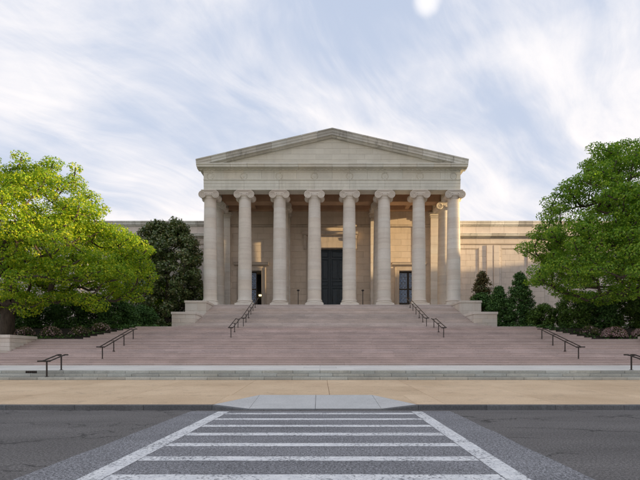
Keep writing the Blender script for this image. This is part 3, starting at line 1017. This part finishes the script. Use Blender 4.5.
# main door
md = MB()
for sx in (-1, 1):
    x0, x1 = sorted((sx * .002, sx * DC))
    lf = MB(); lf.box(x0, x1, 63.5, 63.6, ZF + .06, DT - .02); leaf = put(lf, 'main_door', M['door'])
    zsd = [ZF + .35, 11.0, 12.35, 15.35, DT - .22]
    xa, xb = x0 + .22, x1 - .22
    b = MB()   # stiles and rails stand proud
    b.cbox(x0 + .01, xa, 63.40, 63.52, ZF + .07, DT - .03, .02); b.cbox(xb, x1 - .01, 63.40, 63.52, ZF + .07, DT - .03, .02)
    rails_z = [(ZF + .07, ZF + .40), (11.0, 11.25), (11.95, 12.2), (14.95, 15.2), (DT - .28, DT - .03)]
    for a, e in rails_z: b.cbox(xa + .002, xb - .002, 63.41, 63.52, a, e, .02)
    b.build('door_frame', M['door'], leaf)
    for (za, zb) in ((ZF + .40, 11.0), (11.25, 11.95), (12.2, 14.95), (15.2, DT - .28)):
        xm = (xa + xb) / 2
        for (p, q) in ((xa, xm), (xm, xb)) if zb - za > 1 else ((xa, xb),):
            b = MB(); b.cbox(p + .09, q - .09, 63.44, 63.505, za + .09, zb - .09, .04); b.build('panel', M['door'], leaf)
    if sx > 0:
        b = MB(); b.tube([(.32 * 1, 63.30, 9.2), (.32, 63.26, 9.25), (.32, 63.26, 9.85), (.32, 63.30, 9.9)], .03, 8); b.build('door_handle', M['bronze'], leaf)
# surround of the main door
sr = MB()
for sx in (-1, 1):
    x0, x1 = sorted((sx * DC, sx * (DC + .75))); sr.cbox(x0, x1, WY - .14, WY + .8, ZF, DT + .0, .02)
    x0, x1 = sorted((sx * (DC + .78), sx * (DC + 1.0))); sr.cbox(x0, x1, WY - .24, WY + .05, ZF, DT + .78, .02)
sr.cbox(-DC - .75, DC + .75, WY - .14, WY + .8, DT + .003, DT + .78, .02)
sr.cbox(-DC - .95, DC + .95, WY - .08, WY + .08, DT + .79, 18.0, .015)
sr.prism([(WY, 18.0), (WY - .45, 18.02), (WY - .62, 18.14), (WY - .62, 18.34), (WY - .72, 18.48), (WY, 18.52)], -DC - 1.55, DC + 1.55)
put(sr, 'door_surround', M['trim'])
for sx in (-1, 1):
    b = MB(); x0, x1 = sorted((sx * (DC + 1.04), sx * (DC + 1.4)))
    b.prism([(WY, 16.1), (WY - .12, 16.1), (WY - .22, 16.25), (WY - .16, 16.7), (WY - .3, 17.3), (WY - .52, 17.6), (WY - .55, 17.99), (WY, 17.99)], x0, x1)
    put(b, 'console', M['trim'])
b = MB(); b.box(-DC, DC, 62.75, 63.5, ZF + .001, ZF + .06); put(b, 'threshold', M['cheek'])
# side doors
def lattice(b, x0, x1, z0, z1, y, n=4):
    h = (z1 - z0) / n
    for (p, q) in ((x0, x0), (x1, x1), ((x0 + x1) / 2,) * 2):
        b.box(p - .018, p + .018, y - .03, y, z0, z1)
    for k in range(n + 1): b.box(x0, x1, y - .03, y, z0 + k * h - .018, z0 + k * h + .018)
    for k in range(n):
        for (p, q) in ((x0, (x0 + x1) / 2), ((x0 + x1) / 2, x1)):
            za, zb = z0 + k * h, z0 + (k + 1) * h
            b.tube([(p, y - .02, za), (q, y - .02, zb)], .034, 5); b.tube([(p, y - .02, zb), (q, y - .02, za)], .034, 5)
            cx, cz = (p + q) / 2, (za + zb) / 2; rr = min(q - p, h) * .34
            b.tube([(cx + rr * math.cos(t), y - .028, cz + rr * math.sin(t)) for t in np.linspace(0, 2 * math.pi, 17)], .030, 5)
def side_door(cx, open_right):
    for sx in (-1, 1):
        xm_ = cx + (.65 if open_right else 0)
        x0, x1 = sorted((xm_, cx + sx * SDH)); x0 += .01; x1 -= .01
        if open_right and sx > 0:
            # leaf folded back into the lobby
            lf = MB(); lf.box(cx + SDH - .07, cx + SDH - .01, 63.3, 64.5, ZF + .03, SDT - .03); put(lf, 'side_door', M['door']); continue
        lf = MB()
        for (a, e, za, zb) in ((x0, x0 + .14, ZF + .03, SDT), (x1 - .14, x1, ZF + .03, SDT), (x0 + .14, x1 - .14, SDT - .2, SDT), (x0 + .14, x1 - .14, 10.72, 10.9), (x0 + .14, x1 - .14, 8.75, 8.95), (x0 + .14, x1 - .14, ZF + .03, ZF + .3)):
            lf.cbox(a, e, 63.2, 63.3, za, zb, .012)
        leaf = put(lf, 'side_door', M['bronze'])
        b = MB(); b.cbox(x0 + .18, x1 - .18, 63.23, 63.28, ZF + .34, 8.71, .03); b.build('panel', M['door'], leaf)
        for (za, zb) in ((8.95, 10.72), (10.9, SDT - .2)):
            b = MB(); b.box(x0 + .14, x1 - .14, 63.27, 63.285, za, zb); b.build('glass_pane', M['glass'], leaf)
            b = MB(); lattice(b, x0 + .19, x1 - .19, za + .05, zb - .05, 63.26, 3); b.build('grille', M['grille'], leaf)
    s = MB()
    for sx in (-1, 1):
        a, e = sorted((cx + sx * SDH, cx + sx * (SDH + .42))); s.cbox(a, e, WY - .12, WY + .85, ZF, SDT, .02)
        a, e = sorted((cx + sx * (SDH + .44), cx + sx * (SDH + .62))); s.cbox(a, e, WY - .2, WY + .05, ZF, SDT + .42, .02)
    s.cbox(cx - SDH - .42, cx + SDH + .42, WY - .12, WY + .85, SDT + .003, SDT + .42, .02)
    s.cbox(cx - SDH - .55, cx + SDH + .55, WY - .06, WY + .05, SDT + .43, 13.92, .015)
    s.prism([(WY, 13.92), (WY - .3, 13.95), (WY - .42, 14.06), (WY - .42, 14.22), (WY - .5, 14.34), (WY, 14.38)], cx - SDH - 1.0, cx + SDH + 1.0)
    put(s, 'door_surround', M['trim'])
side_door(-SDX, True); side_door(SDX, False)
b = MB(); b.cbox(-SDX + .62, -SDX + 1.0, 65.2, 65.38, 10.15, 10.36, .02); put(b, 'lobby_lamp', M['lamp'])

# wings
WW = 66.0
for s in (-1, 1):
    e0, e1 = 15.0, 75.0
    TOPZ = 20.95
    def X(a, c): return sorted((s * a, s * c))
    b = MB()
    # recessed panels alternate with plain wall
    panels = [(17.6, 21.4), (24.6, 28.4), (30.8, 34.6), (37, 40.8), (43.2, 47), (49.4, 53.2), (55.6, 59.4)]
    hl = []
    for p in panels:
        a, c = X(*p); hl.append((a, c, 8.6, 17.1))
    a, c = X(e0, e1)
    ashlar(b, a, c, 4.2, 17.6, WW, hl, 1.7, .84)
    ashlar(b, a, c, 17.85, 18.55, WW - .03, (), 2.0, .7)
    ashlar(b, a, c, 19.12, 20.2, WW + .02, (), 2.0, 1.08)
    put(b, 'wing_wall_stone', M['wingwall'], True)
    for p in panels:
        a, c = X(*p); b = MB(); ashlar(b, a, c, 8.6, 17.1, WW + .10, (), 1.3, .85, depth=.05); pn = put(b, 'recessed_panel', M['wingwall'], True)
        b = MB()
        b.box(a - .0, a + .09, WW + .03, WW + .09, 8.6, 17.1); b.box(c - .09, c, WW + .03, WW + .09, 8.6, 17.1); b.box(a + .09, c - .09, WW + .03, WW + .09, 17.0, 17.1)
        b.build('panel_frame', M['trim'], pn)
    a, c = X(e0, e1)
    b = MB(); b.box(a, c, WW + .16, WW + 30, 3, TOPZ - .1); put(b, 'wing', M['wall'])
    b = MB()
    b.prism([(WW + .1, 17.6), (WW - .08, 17.62), (WW - .12, 17.7), (WW - .12, 17.84), (WW + .1, 17.84)], a, c)
    put(b, 'string_course', M['trim'])
    nb_ = 30; w = (c - a) / nb_
    for i in range(nb_):
        b = MB(); b.prism([(WW + .1, 18.57), (WW - .16, 18.58), (WW - .22, 18.72), (WW - .6, 18.76), (WW - .62, 18.94), (WW - .70, 19.04), (WW - .70, 19.10), (WW + .1, 19.11)], a + i * w + .006, a + (i + 1) * w - .006)
        put(b, 'cornice_block', M['cornice'])
        b = MB(); b.prism([(WW + .3, 20.22), (WW - .05, 20.23), (WW - .08, 20.36), (WW - .26, 20.44), (WW - .28, 20.74), (WW - .34, 20.80), (WW - .34, TOPZ), (WW + .6, TOPZ), (WW + .6, 20.22)], a + i * w + .012, a + (i + 1) * w - .012)
        put(b, 'parapet_block', M['cornice'])
    for px_ in (16.2, 22.9, 23.9, 36, 42, 48.4, 54.4):
        p, q = X(px_ - .4, px_ + .4)
        b = MB()
        for k in range(12):
            h = (17.55 - 4.3) / 12; b.cbox(p, q, WW - .14, WW + .02, 4.3 + k * h + .005, 4.3 + (k + 1) * h - .005, .012)
        put(b, 'pilaster_strip', M['wingwall'], True)

# ------------------------------------------------------------------ handrails
def handrail(rx, y0, y1, nposts, label, h=.82, ext=.45, gap=.36, group='bronze handrails on the stairs', zfun=stair_z):
    X_ = BX + rx
    t = empty('handrail', (X_, y0, zfun(y0 + .1))); tag(t, label, 'handrail', group)
    z0_, z1_ = zfun(y0 + .1), zfun(y1 + .1)
    oz = zfun(y0 + .1)
    top = lambda y: z0_ + (z1_ - z0_) * (y - y0) / (y1 - y0) + h - oz
    for i in range(nposts):
        y = y0 + (y1 - y0) * i / (nposts - 1)
        b = MB(); zb = zfun(y + .1) - oz - .03
        b.box(-.028, .028, y - y0 - .028, y - y0 + .028, zb, top(y) - .03)
        b.cbox(-.07, .07, y - y0 - .07, y - y0 + .07, zb, zb + .05, .01)
        b.box(-gap / 2, gap / 2, y - y0 - .018, y - y0 + .018, top(y) - .05, top(y) - .015)
        b.build('post', M['rail'], t)
    for sx in (-1, 1):
        b = MB(); x = sx * gap / 2
        b.tube([(x, -ext, top(y0) - .01), (x, -.06, top(y0)), (x, .05, top(y0 + .05) + .01), (x, y1 - y0 - .05, top(y1 - .05) + .01), (x, y1 - y0 + .06, top(y1) + .01), (x, y1 - y0 + ext * .7, top(y1) + .01)], .036, 8)
        b.build('rail', M['rail'], t)
    b = MB()
    b.tube([(-gap / 2, -ext + .01, top(y0) - .01), (gap / 2, -ext + .01, top(y0) - .01)], .03, 8)
    b.build('rail_end', M['rail'], t)
    return t
def low_z(y):
    for k in (2, 1, 0):
        if y >= WALK_END + .42 * k: return Z0 + .15 * (k + 1) + (max(0, y - WALK_END - 1.33) * .02)
    return zs(y)
for s, side_ in ((-1, 'left'), (1, 'right')):
    handrail(s * 15.15, 23.15, 24.45, 2, 'short bronze double handrail on the three low steps, at the far %s by the sidewalk' % side_, zfun=low_z, h=.80)
    handrail(s * 16.3, 31.5, 36.7, 4, 'bronze double handrail on the %s side of the wide lower flight' % side_)
    handrail(s * 8.6, 37.2, 40.4, 3, 'short bronze handrail just below the stair landing, %s of the main door' % side_, ext=.2)
    handrail(s * 8.6, 43.2, 52.6, 7, 'long bronze handrail climbing the top flight towards the %s side door' % side_, ext=.25)

# ------------------------------------------------------------------ stanchions
def stanchion(rx, label):
    t = empty('sign_stanchion', (BX + rx, 53.4, ZF)); tag(t, label, 'post', 'black posts at the top of the stairs')
    b = MB(); b.lathe([(.2, 0), (.2, .03), (.06, .07)], n=20); b.build('foot', M['rail'], t)
    b = MB(); b.tube([(0, 0, .05), (0, 0, 1.68)], .045, 10); b.build('post', M['rail'], t)
    b = MB(); b.lathe([(.05, 1.66), (.16, 1.72), (.17, 1.78), (.12, 1.84), (.03, 1.87)], n=16); b.build('ashtray_top', M['rail'], t)
stanchion((298.2 - 320) * 53.4 / 460 - BX, 'slim black post between the third and fourth columns from the left')
stanchion((362.8 - 320) * 53.4 / 460 - BX, 'slim black post just right of the fifth column from the left')

# ------------------------------------------------------------------ vegetation
def leaves_mesh(name, mat, P, Nrm, size, aspect=.62, fold=.18):
    """one folded rhombic leaf (4 verts) per point"""
    n = len(P)
    Nrm = Nrm / np.linalg.norm(Nrm, axis=1, keepdims=True)
    rnd = rng.normal(size=(n, 3)); T = np.cross(Nrm, rnd); T /= np.linalg.norm(T, axis=1, keepdims=True) + 1e-9
    B = np.cross(Nrm, T)
    s = size[:, None]
    V = np.empty((n, 4, 3))
    V[:, 0] = P - T * s * .5; V[:, 2] = P + T * s * .5
    V[:, 1] = P + B * s * .5 * aspect + Nrm * s * fold - T * s * .06; V[:, 3] = P - B * s * .5 * aspect + Nrm * s * fold - T * s * .06
    me = bpy.data.meshes.new(name)
    me.vertices.add(4 * n); me.vertices.foreach_set('co', V.reshape(-1).astype(np.float32))
    me.loops.add(4 * n); me.polygons.add(n)
    me.loops.foreach_set('vertex_index', np.arange(4 * n, dtype=np.int32))
    me.polygons.foreach_set('loop_start', np.arange(0, 4 * n, 4, dtype=np.int32))
    me.polygons.foreach_set('loop_total', np.full(n, 4, dtype=np.int32))
    me.materials.append(mat); me.update(); me.validate()
    return me
def clump_leaves(centres, radii, per, flat=.5, outer=None, droop=.3):
    """leaves gathered on the upper/outer skin of each flattened clump"""
    Ps, Ns = [], []
    for c, r_ in zip(centres, radii):
        k = int(per * (r_ / 1.0) ** 2)
        d = rng.normal(size=(k, 3)); d /= np.linalg.norm(d, axis=1, keepdims=True)
        rr = rng.uniform(.45, 1.08, size=(k, 1)) ** .7
        sh = np.array([1.0, 1.0, flat])
        p = c + d * rr * r_ * sh
        nn = d * np.array([.7, .7, 1.1]) + rng.normal(size=(k, 3)) * .5 + np.array([0, 0, .22])
        Ps.append(p); Ns.append(nn)
    return np.vstack(Ps), np.vstack(Ns)
def skeleton(b, root_pts, root_r, targets, tip=.022):
    """branches: every target joins the nearest lower point of the growing skeleton; pipe-model radii"""
    nodes = [np.array(p, float) for p in root_pts]; parent = list(range(-1, len(nodes) - 1))
    order = sorted(range(len(targets)), key=lambda i: np.linalg.norm(targets[i] - nodes[-1]))
    for i in order:
        t = targets[i]; arr = np.array(nodes)
        d = np.linalg.norm(arr - t, axis=1) + np.maximum(0, arr[:, 2] - t[2] + .3) * 2.0
        d[:max(1, len(root_pts) - 2)] += 100
        j = int(np.argmin(d)); a = nodes[j]; L = np.linalg.norm(t - a)
        n = max(2, int(L / 1.0)); prev = j
        off = rng.normal(size=3) * L * .07
        for q in range(1, n + 1):
            f = q / n; p = a + (t - a) * f + off * math.sin(math.pi * f) + np.array([0, 0, -.10 * L * math.sin(math.pi * f)])
            nodes.append(p); parent.append(prev); prev = len(nodes) - 1
    w = np.zeros(len(nodes))
    kids = [[] for _ in nodes]
    for i, p in enumerate(parent):
        if p >= 0: kids[p].append(i)
    for i in range(len(nodes) - 1, -1, -1):
        if not kids[i]: w[i] = 1
        if parent[i] >= 0: w[parent[i]] += w[i]
    tot = w[0]
    rad_ = tip + (root_r - tip) * (w / tot) ** .52
    # chains
    for i in range(len(nodes)):
        for kk in kids[i]:
            if i < len(root_pts) - 1 and kk == i + 1: continue
            if len(kids[i]) > 1 or i < len(root_pts):
                ch = [i, kk]; cur = kk
                while len(kids[cur]) == 1: cur = kids[cur][0]; ch.append(cur)
                rs = [min(rad_[ch[1]] * 1.15, rad_[ch[0]])] + [rad_[c] for c in ch[1:]]
                b.tube([nodes[c] for c in ch], rs, 7 if rs[0] > .08 else 5, cap=False)
    return nodes, rad_
def Pw(px_, py_, Y): return np.array([(px_ - 320) * Y / FPX, Y, EYE + (356 - py_) * Y / FPX])

def big_tree(name, label, base, trunk_top, trunk_r, lobes, Y0, leafm, per=380, lsize=.195):
    t = empty(name, tuple(base)); tag(t, label, 'tree')
    base = np.array(base, float)
    cen, rad_ = [], []
    for (px_, py_, pr, dy) in lobes:
        c = Pw(px_, py_, Y0 + dy); r_ = pr * (Y0 + dy) / FPX
        n = max(6, int(13 * r_ ** 1.75))
        for q in range(n):
            d = rng.normal(size=3); d /= np.linalg.norm(d)
            if d[2] < -.35: d[2] *= -.6
            p = c + d * r_ * np.array([1, .95, .9]) * rng.uniform(.55, 1.0) ** .6
            cen.append(p); rad_.append(rng.uniform(.5, 1.1))
    cen = np.array(cen); rad_ = np.array(rad_)
    # thin out clumps crowding each other
    keep = []
    for i in range(len(cen)):
        if all(np.linalg.norm(cen[i] - cen[j]) > .80 for j in keep): keep.append(i)
    cen, rad_ = cen[keep], rad_[keep]
    P, Nn = clump_leaves(cen, rad_, per, .58)
    me = leaves_mesh('crown', leafm, P - base, Nn, rng.uniform(.6, 1.15, len(P)) * lsize)
    link('crown', me, t)
    b = MB()
    tt = np.array(trunk_top)
    pts = [base + np.array([0, 0, -.3]), base + np.array([0, 0, .5]), base * .6 + tt * .4, tt]
    b.tube([p - base for p in pts], [trunk_r * 1.25, trunk_r * 1.03, trunk_r * .95, trunk_r * .8], 16, cap=False)
    tb = MB(); skeleton(tb, pts, trunk_r, list(cen[rng.permutation(len(cen))]))
    tb.v = [(x - base[0], y - base[1], z - base[2]) for x, y, z in tb.v]
    b.add(tb.v, tb.f, True)
    b.build('trunk', M['bark'], t)
    return len(P)

Lc = [(-15, 185, 30, 0), (25, 185, 26, 1), (40, 205, 32, -2), (72, 185, 17, 2), (52, 175, 14, 0), (85, 205, 15, 0), (78, 222, 22, -2), (8, 225, 34, -4), (45, 245, 34, -4), (100, 238, 22, 0),
      (128, 248, 20, 0), (132, 272, 21, 1), (105, 275, 26, -2), (75, 275, 28, -3), (35, 280, 28, -4), (-5, 268, 32, -3), (115, 297, 13, 0), (60, 300, 13, -2), (20, 302, 14, -1), (140, 290, 10, 1),
      (-50, 230, 45, 2), (-60, 180, 30, 4), (-45, 280, 30, 1), (60, 230, 30, 5), (100, 262, 22, 6), (20, 250, 30, 7), (20, 165, 9, 0), (76, 168, 7, 1), (35, 305, 16, -3), (85, 303, 14, -2), (5, 298, 18, -4), (55, 290, 20, 2), (100, 285, 18, 4), (30, 268, 26, 5), (-20, 300, 18, 0), (130, 300, 9, 0)]
n1_ = big_tree('shade_tree', 'big spreading shade tree at the left edge with sunlit yellow-green top', (-26.3, 38.6, 2.9), (-26.1, 38.8, 8.6), .55, Lc, 38.0, M['leaf_left'])
Rc = [(640, 175, 34, 0), (605, 170, 22, 0), (590, 190, 26, -1), (566, 208, 18, 0), (625, 160, 20, 2), (620, 205, 30, -3), (660, 220, 40, -4), (545, 240, 16, 0), (575, 240, 26, -3), (610, 245, 30, -4),
      (540, 262, 16, 1), (560, 272, 24, -2), (600, 278, 26, -4), (640, 265, 34, -5), (540, 282, 12, 0), (565, 296, 13, 0), (610, 297, 14, -2), (645, 288, 18, -3), (690, 190, 45, 2), (700, 250, 45, 1),
      (620, 215, 32, 6), (570, 260, 24, 6), (650, 150, 14, 1), (556, 222, 10, -1), (720, 300, 25, 0), (640, 240, 30, 8), (596, 152, 8, 0), (532, 250, 9, 0), (625, 293, 16, 2), (590, 300, 12, 1), (640, 275, 24, 3), (580, 280, 18, 5), (540, 285, 12, 3), (612, 262, 24, 6)]
n2_ = big_tree('shade_tree', 'big spreading green shade tree at the right edge, branches reaching over the shrubs', (29.6, 39.6, 3.0), (29.2, 39.4, 7.6), .55, Rc, 38.0, M['leaf_right'])

def bush(name, label, cat, x, y, z, rx, ry, h, leafm, nclump, per, lsize, shape='round', group=None, stem=.06, flower=None, core=.0, cr=(.28, .5)):
    t = empty(name, (x, y, z)); tag(t, label, cat, group)
    cen, rd = [], []
    for q in range(nclump):
        u = rng.random()
        if shape == 'cone':
            hz_ = u ** 1.25; wr = (1 - hz_) ** .75 * (1 if hz_ > .1 else .85)
        elif shape == 'dome':
            hz_ = u; wr = math.sqrt(max(0, 1 - hz_ ** 2.2))
        elif shape == 'tall':
            hz_ = u; wr = (.80 + .2 * math.sin(hz_ * 3.1)) * (1 - max(0, hz_ - .72) / .28 * .55)
        else:
            hz_ = u; wr = math.sqrt(max(0.02, 1 - (2 * hz_ - .95) ** 2)) ** .8
        a = rng.uniform(0, 2 * math.pi); f = rng.uniform(.25, 1.0) ** .5
        lump = 1 + .16 * math.sin(3 * a + 5 * hz_ + x) + rng.normal() * .05
        cen.append((math.cos(a) * rx * wr * f * lump, math.sin(a) * ry * wr * f * lump, hz_ * h)); rd.append(rng.uniform(*cr))
    cen, rd = np.array(cen), np.array(rd)
    P, Nn = clump_leaves(cen, rd, per, .75)
    ok = P[:, 2] > 0.01; P, Nn = P[ok], Nn[ok]
    link('crown', leaves_mesh('crown', leafm, P, Nn, rng.uniform(.6, 1.2, len(P)) * lsize), t)
    b = MB(); pts = [np.array([0, 0, -.1]), np.array([0, 0, .1 * h + .05]), np.array([0.02, 0, h * .55])]
    b.tube(pts, [stem * 1.3, stem, stem * .6], 8, cap=False)
    sk = cen[rng.permutation(len(cen))[:min(26, len(cen))]]
    skeleton(b, pts, stem, list(sk), .012)
    b.build('trunk' if cat == 'tree' else 'stem', M['bark'], t)
    if flower:
        d = rng.normal(size=(flower, 3)); d[:, 2] = np.abs(d[:, 2]); d /= np.linalg.norm(d, axis=1, keepdims=True)
        P = d * np.array([rx, ry, h]) * rng.uniform(.98, 1.1, (flower, 1))
        fo = link('flowers', leaves_mesh('flowers', M['pinkflower'], P, d + rng.normal(size=d.shape) * .4, rng.uniform(.08, .14, flower), .9), t); fo['kind'] = 'stuff'
    return t
def gz(y): return 2.9 if y < 37 else (2.9 + (y - 36.75) * .29 if y < 41.2 else 4.25)
def at(px_, Y): return (px_ - 320) * Y / FPX
# magnolia by the portico
bush('magnolia_tree', 'tall dark glossy magnolia between the yellow-green tree and the leftmost column', 'tree', at(167, 57), 57, 4.2, 4.7, 4.4, 14.0, M['leaf_magnolia'], 420, 190, .34, 'tall', stem=.28, cr=(.5, .95))
bush('evergreen_tree', 'round dark green tree behind the yellow-green shade tree, left of the magnolia', 'tree', at(140, 61), 61, 4.2, 4.0, 3.2, 12.5, M['leaf_right'], 260, 150, .28, 'round', stem=.22, cr=(.5, .9))
# right side
bush('magnolia_sapling', 'small bronze-leaved magnolia behind the right cheek blocks', 'tree', at(484, 52), 52.5, 4.2, 2.0, 1.8, 7.0, M['leaf_brown'], 170, 200, .24, 'cone', stem=.12, cr=(.35, .6))
bush('holly_tree', 'pointed dark green holly at the right, tallest of the evergreens beside the sapling', 'tree', at(520, 47), 47, 4.2, 1.9, 1.7, 5.9, M['leaf_yew'], 260, 330, .2, 'cone', stem=.12)
bush('evergreen_shrub', 'rounded dark shrub right behind the lower right cheek block', 'shrub', at(499, 48.5), 48.5, 4.2, 1.9, 1.6, 4.6, M['leaf_yew'], 240, 330, .2, 'cone', 'dark evergreen shrubs in the beds')
bush('evergreen_shrub', 'leafy green shrub filling the gap under the bronze sapling', 'shrub', at(482, 50.5), 50.5, 4.2, 1.7, 1.3, 4.2, M['leaf_yew'], 190, 330, .2, 'round', 'dark evergreen shrubs in the beds')
GR = 'dark evergreen shrubs in the beds'
for (px_, Y, rx, h, lab) in [
    (543, 44.5, 1.25, 2.3, 'low dark shrub at the top of the right stepped stair edge'),
    (573, 43.5, 1.6, 3.3, 'broad dark shrub under the right tree, left of the pale gap'),
    (590, 46.0, 1.3, 3.5, 'dark shrub behind the yellow-green mum, right bed'),
    (604, 42.5, 1.25, 2.3, 'round dark shrub directly behind the pink mum'),
    (630, 43.0, 1.9, 3.6, 'tall dark shrub at the right edge of the view'),
    (655, 44.0, 1.9, 3.4, 'dark shrub beyond the right edge of the view'),
    (22, 43.0, 1.5, 2.6, 'dark shrub just right of the left tree trunk'),
    (46, 44.5, 1.7, 2.9, 'second dark shrub from the left tree trunk'),
    (70, 43.5, 1.5, 3.1, 'dark shrub behind the leftmost pair of mums'),
    (95, 44.5, 1.6, 3.3, 'dark shrub in the middle of the left bed'),
    (118, 45.5, 1.6, 2.9, 'dark shrub at the top of the left stepped stair edge'),
    (-8, 42.5, 1.8, 2.7, 'dark shrub behind the left tree trunk'),
    (143, 50, 1.7, 2.8, 'low dark shrub at the foot of the magnolia')]:
    bush('evergreen_shrub', lab, 'shrub', at(px_, Y), Y, gz(Y) - .05, rx, rx * .85, h, M['leaf_box'] if int(px_) % 3 == 0 else M['leaf_yew'], int(95 * rx * h / 3), 330, .19, 'round' if h < 3 else 'tall', GR)
GM = 'rounded mums edging the beds'
for (px_, Y, r_, fl_, lab) in [
    (614, 37.9, .95, 750, 'pink flowering mum in the right bed'),
    (590, 38.8, .80, 60, 'yellow-green budding mum left of the pink one in the right bed'),
    (641, 38.2, .7, 450, 'pale mum cut by the right edge of the view'),
    (25, 38.6, .75, 150, 'dull pink mum nearest the left tree trunk'),
    (51, 38.4, .85, 170, 'faded pink mum, second from the left tree trunk'),
    (79, 38.6, .80, 70, 'green mum, third from the left tree trunk'),
    (101, 40.2, .75, 160, 'small mum highest up beside the left stepped stair edge')]:
    bush('mum_bush', lab, 'bush', at(px_, Y), Y, gz(Y) - .02, r_, r_ * .8, r_ * .85, M['leaf_mum'], 34, 330, .085, 'dome', GM, .03, fl_, cr=(.16, .3))
# low ground cover over the mulch
P = []
for s in (-1, 1):
    n = 9000
    rx = rng.uniform(15.8, 34, n); y = rng.uniform(36.9, 60, n)
    edge = np.where(y < 41.2, 20.9 - (y - 36.75) / 4.45 * 3.2 + .4, 15.9)
    ok = (rx > edge)
    rx, y = rx[ok], y[ok]
    z = np.where(y < 41.2, 2.9 + (y - 36.75) * .285 * np.clip((30 - rx) / 12, .5, 1), 4.22) + rng.uniform(.02, .28, len(y))
    P.append(np.stack([BX + s * rx, y, z], 1))
P = np.vstack(P)
gc = link('ground_cover', leaves_mesh('ground_cover', M['leaf_yew'], P, rng.normal(size=P.shape) * .6 + np.array([0, 0, 1]), rng.uniform(.12, .3, len(P))))
tag(gc, 'low dark ground cover over the mulch of the planting beds', 'ground cover', kind='stuff')

# ------------------------------------------------------------------ unseen blocks added right of the frame to hold back the low sun
def sun_blocker(name, label, corner, L, D, H, floors, bays, rz):
    t = empty(name, corner, rz); tag(t, label, 'building')
    b = MB(); b.box(0, D, -L, 0, -.1, H); b.build('wall', M['wingwall'], t)
    b = MB(); b.box(-.5, D + .5, -L - .5, .5, H + .01, H + .9); b.build('cornice', M['cornice'], t)
    q = MB(); q.box(-.03, .05, 0, 1.6, 0, 2.3); me = q.mesh('window', M['glass'])
    for f in range(floors):
        for k in range(bays):
            link('window', me, t, (0, -L + 2 + k * (L - 3) / bays, 2.2 + f * 4.1))
ca, sa = math.cos(R(SUN_A)), math.sin(R(SUN_A))
def along(e, d): return (e * ca + d * sa, -e * sa + d * ca, 0)       # e metres towards the sun, d metres across it
sun_blocker('tall_sun_blocker', 'tall sun blocker added to shade the column fronts, beyond the right edge of the view', along(72, 55.9), 17.5, 24, 46, 10, 5, -R(SUN_A))
sun_blocker('long_sun_blocker', 'long low sun blocker added to shade the lower ground, beyond the right edge of the view', along(108, 118), 150, 16, 25.4, 5, 24, -R(SUN_A))
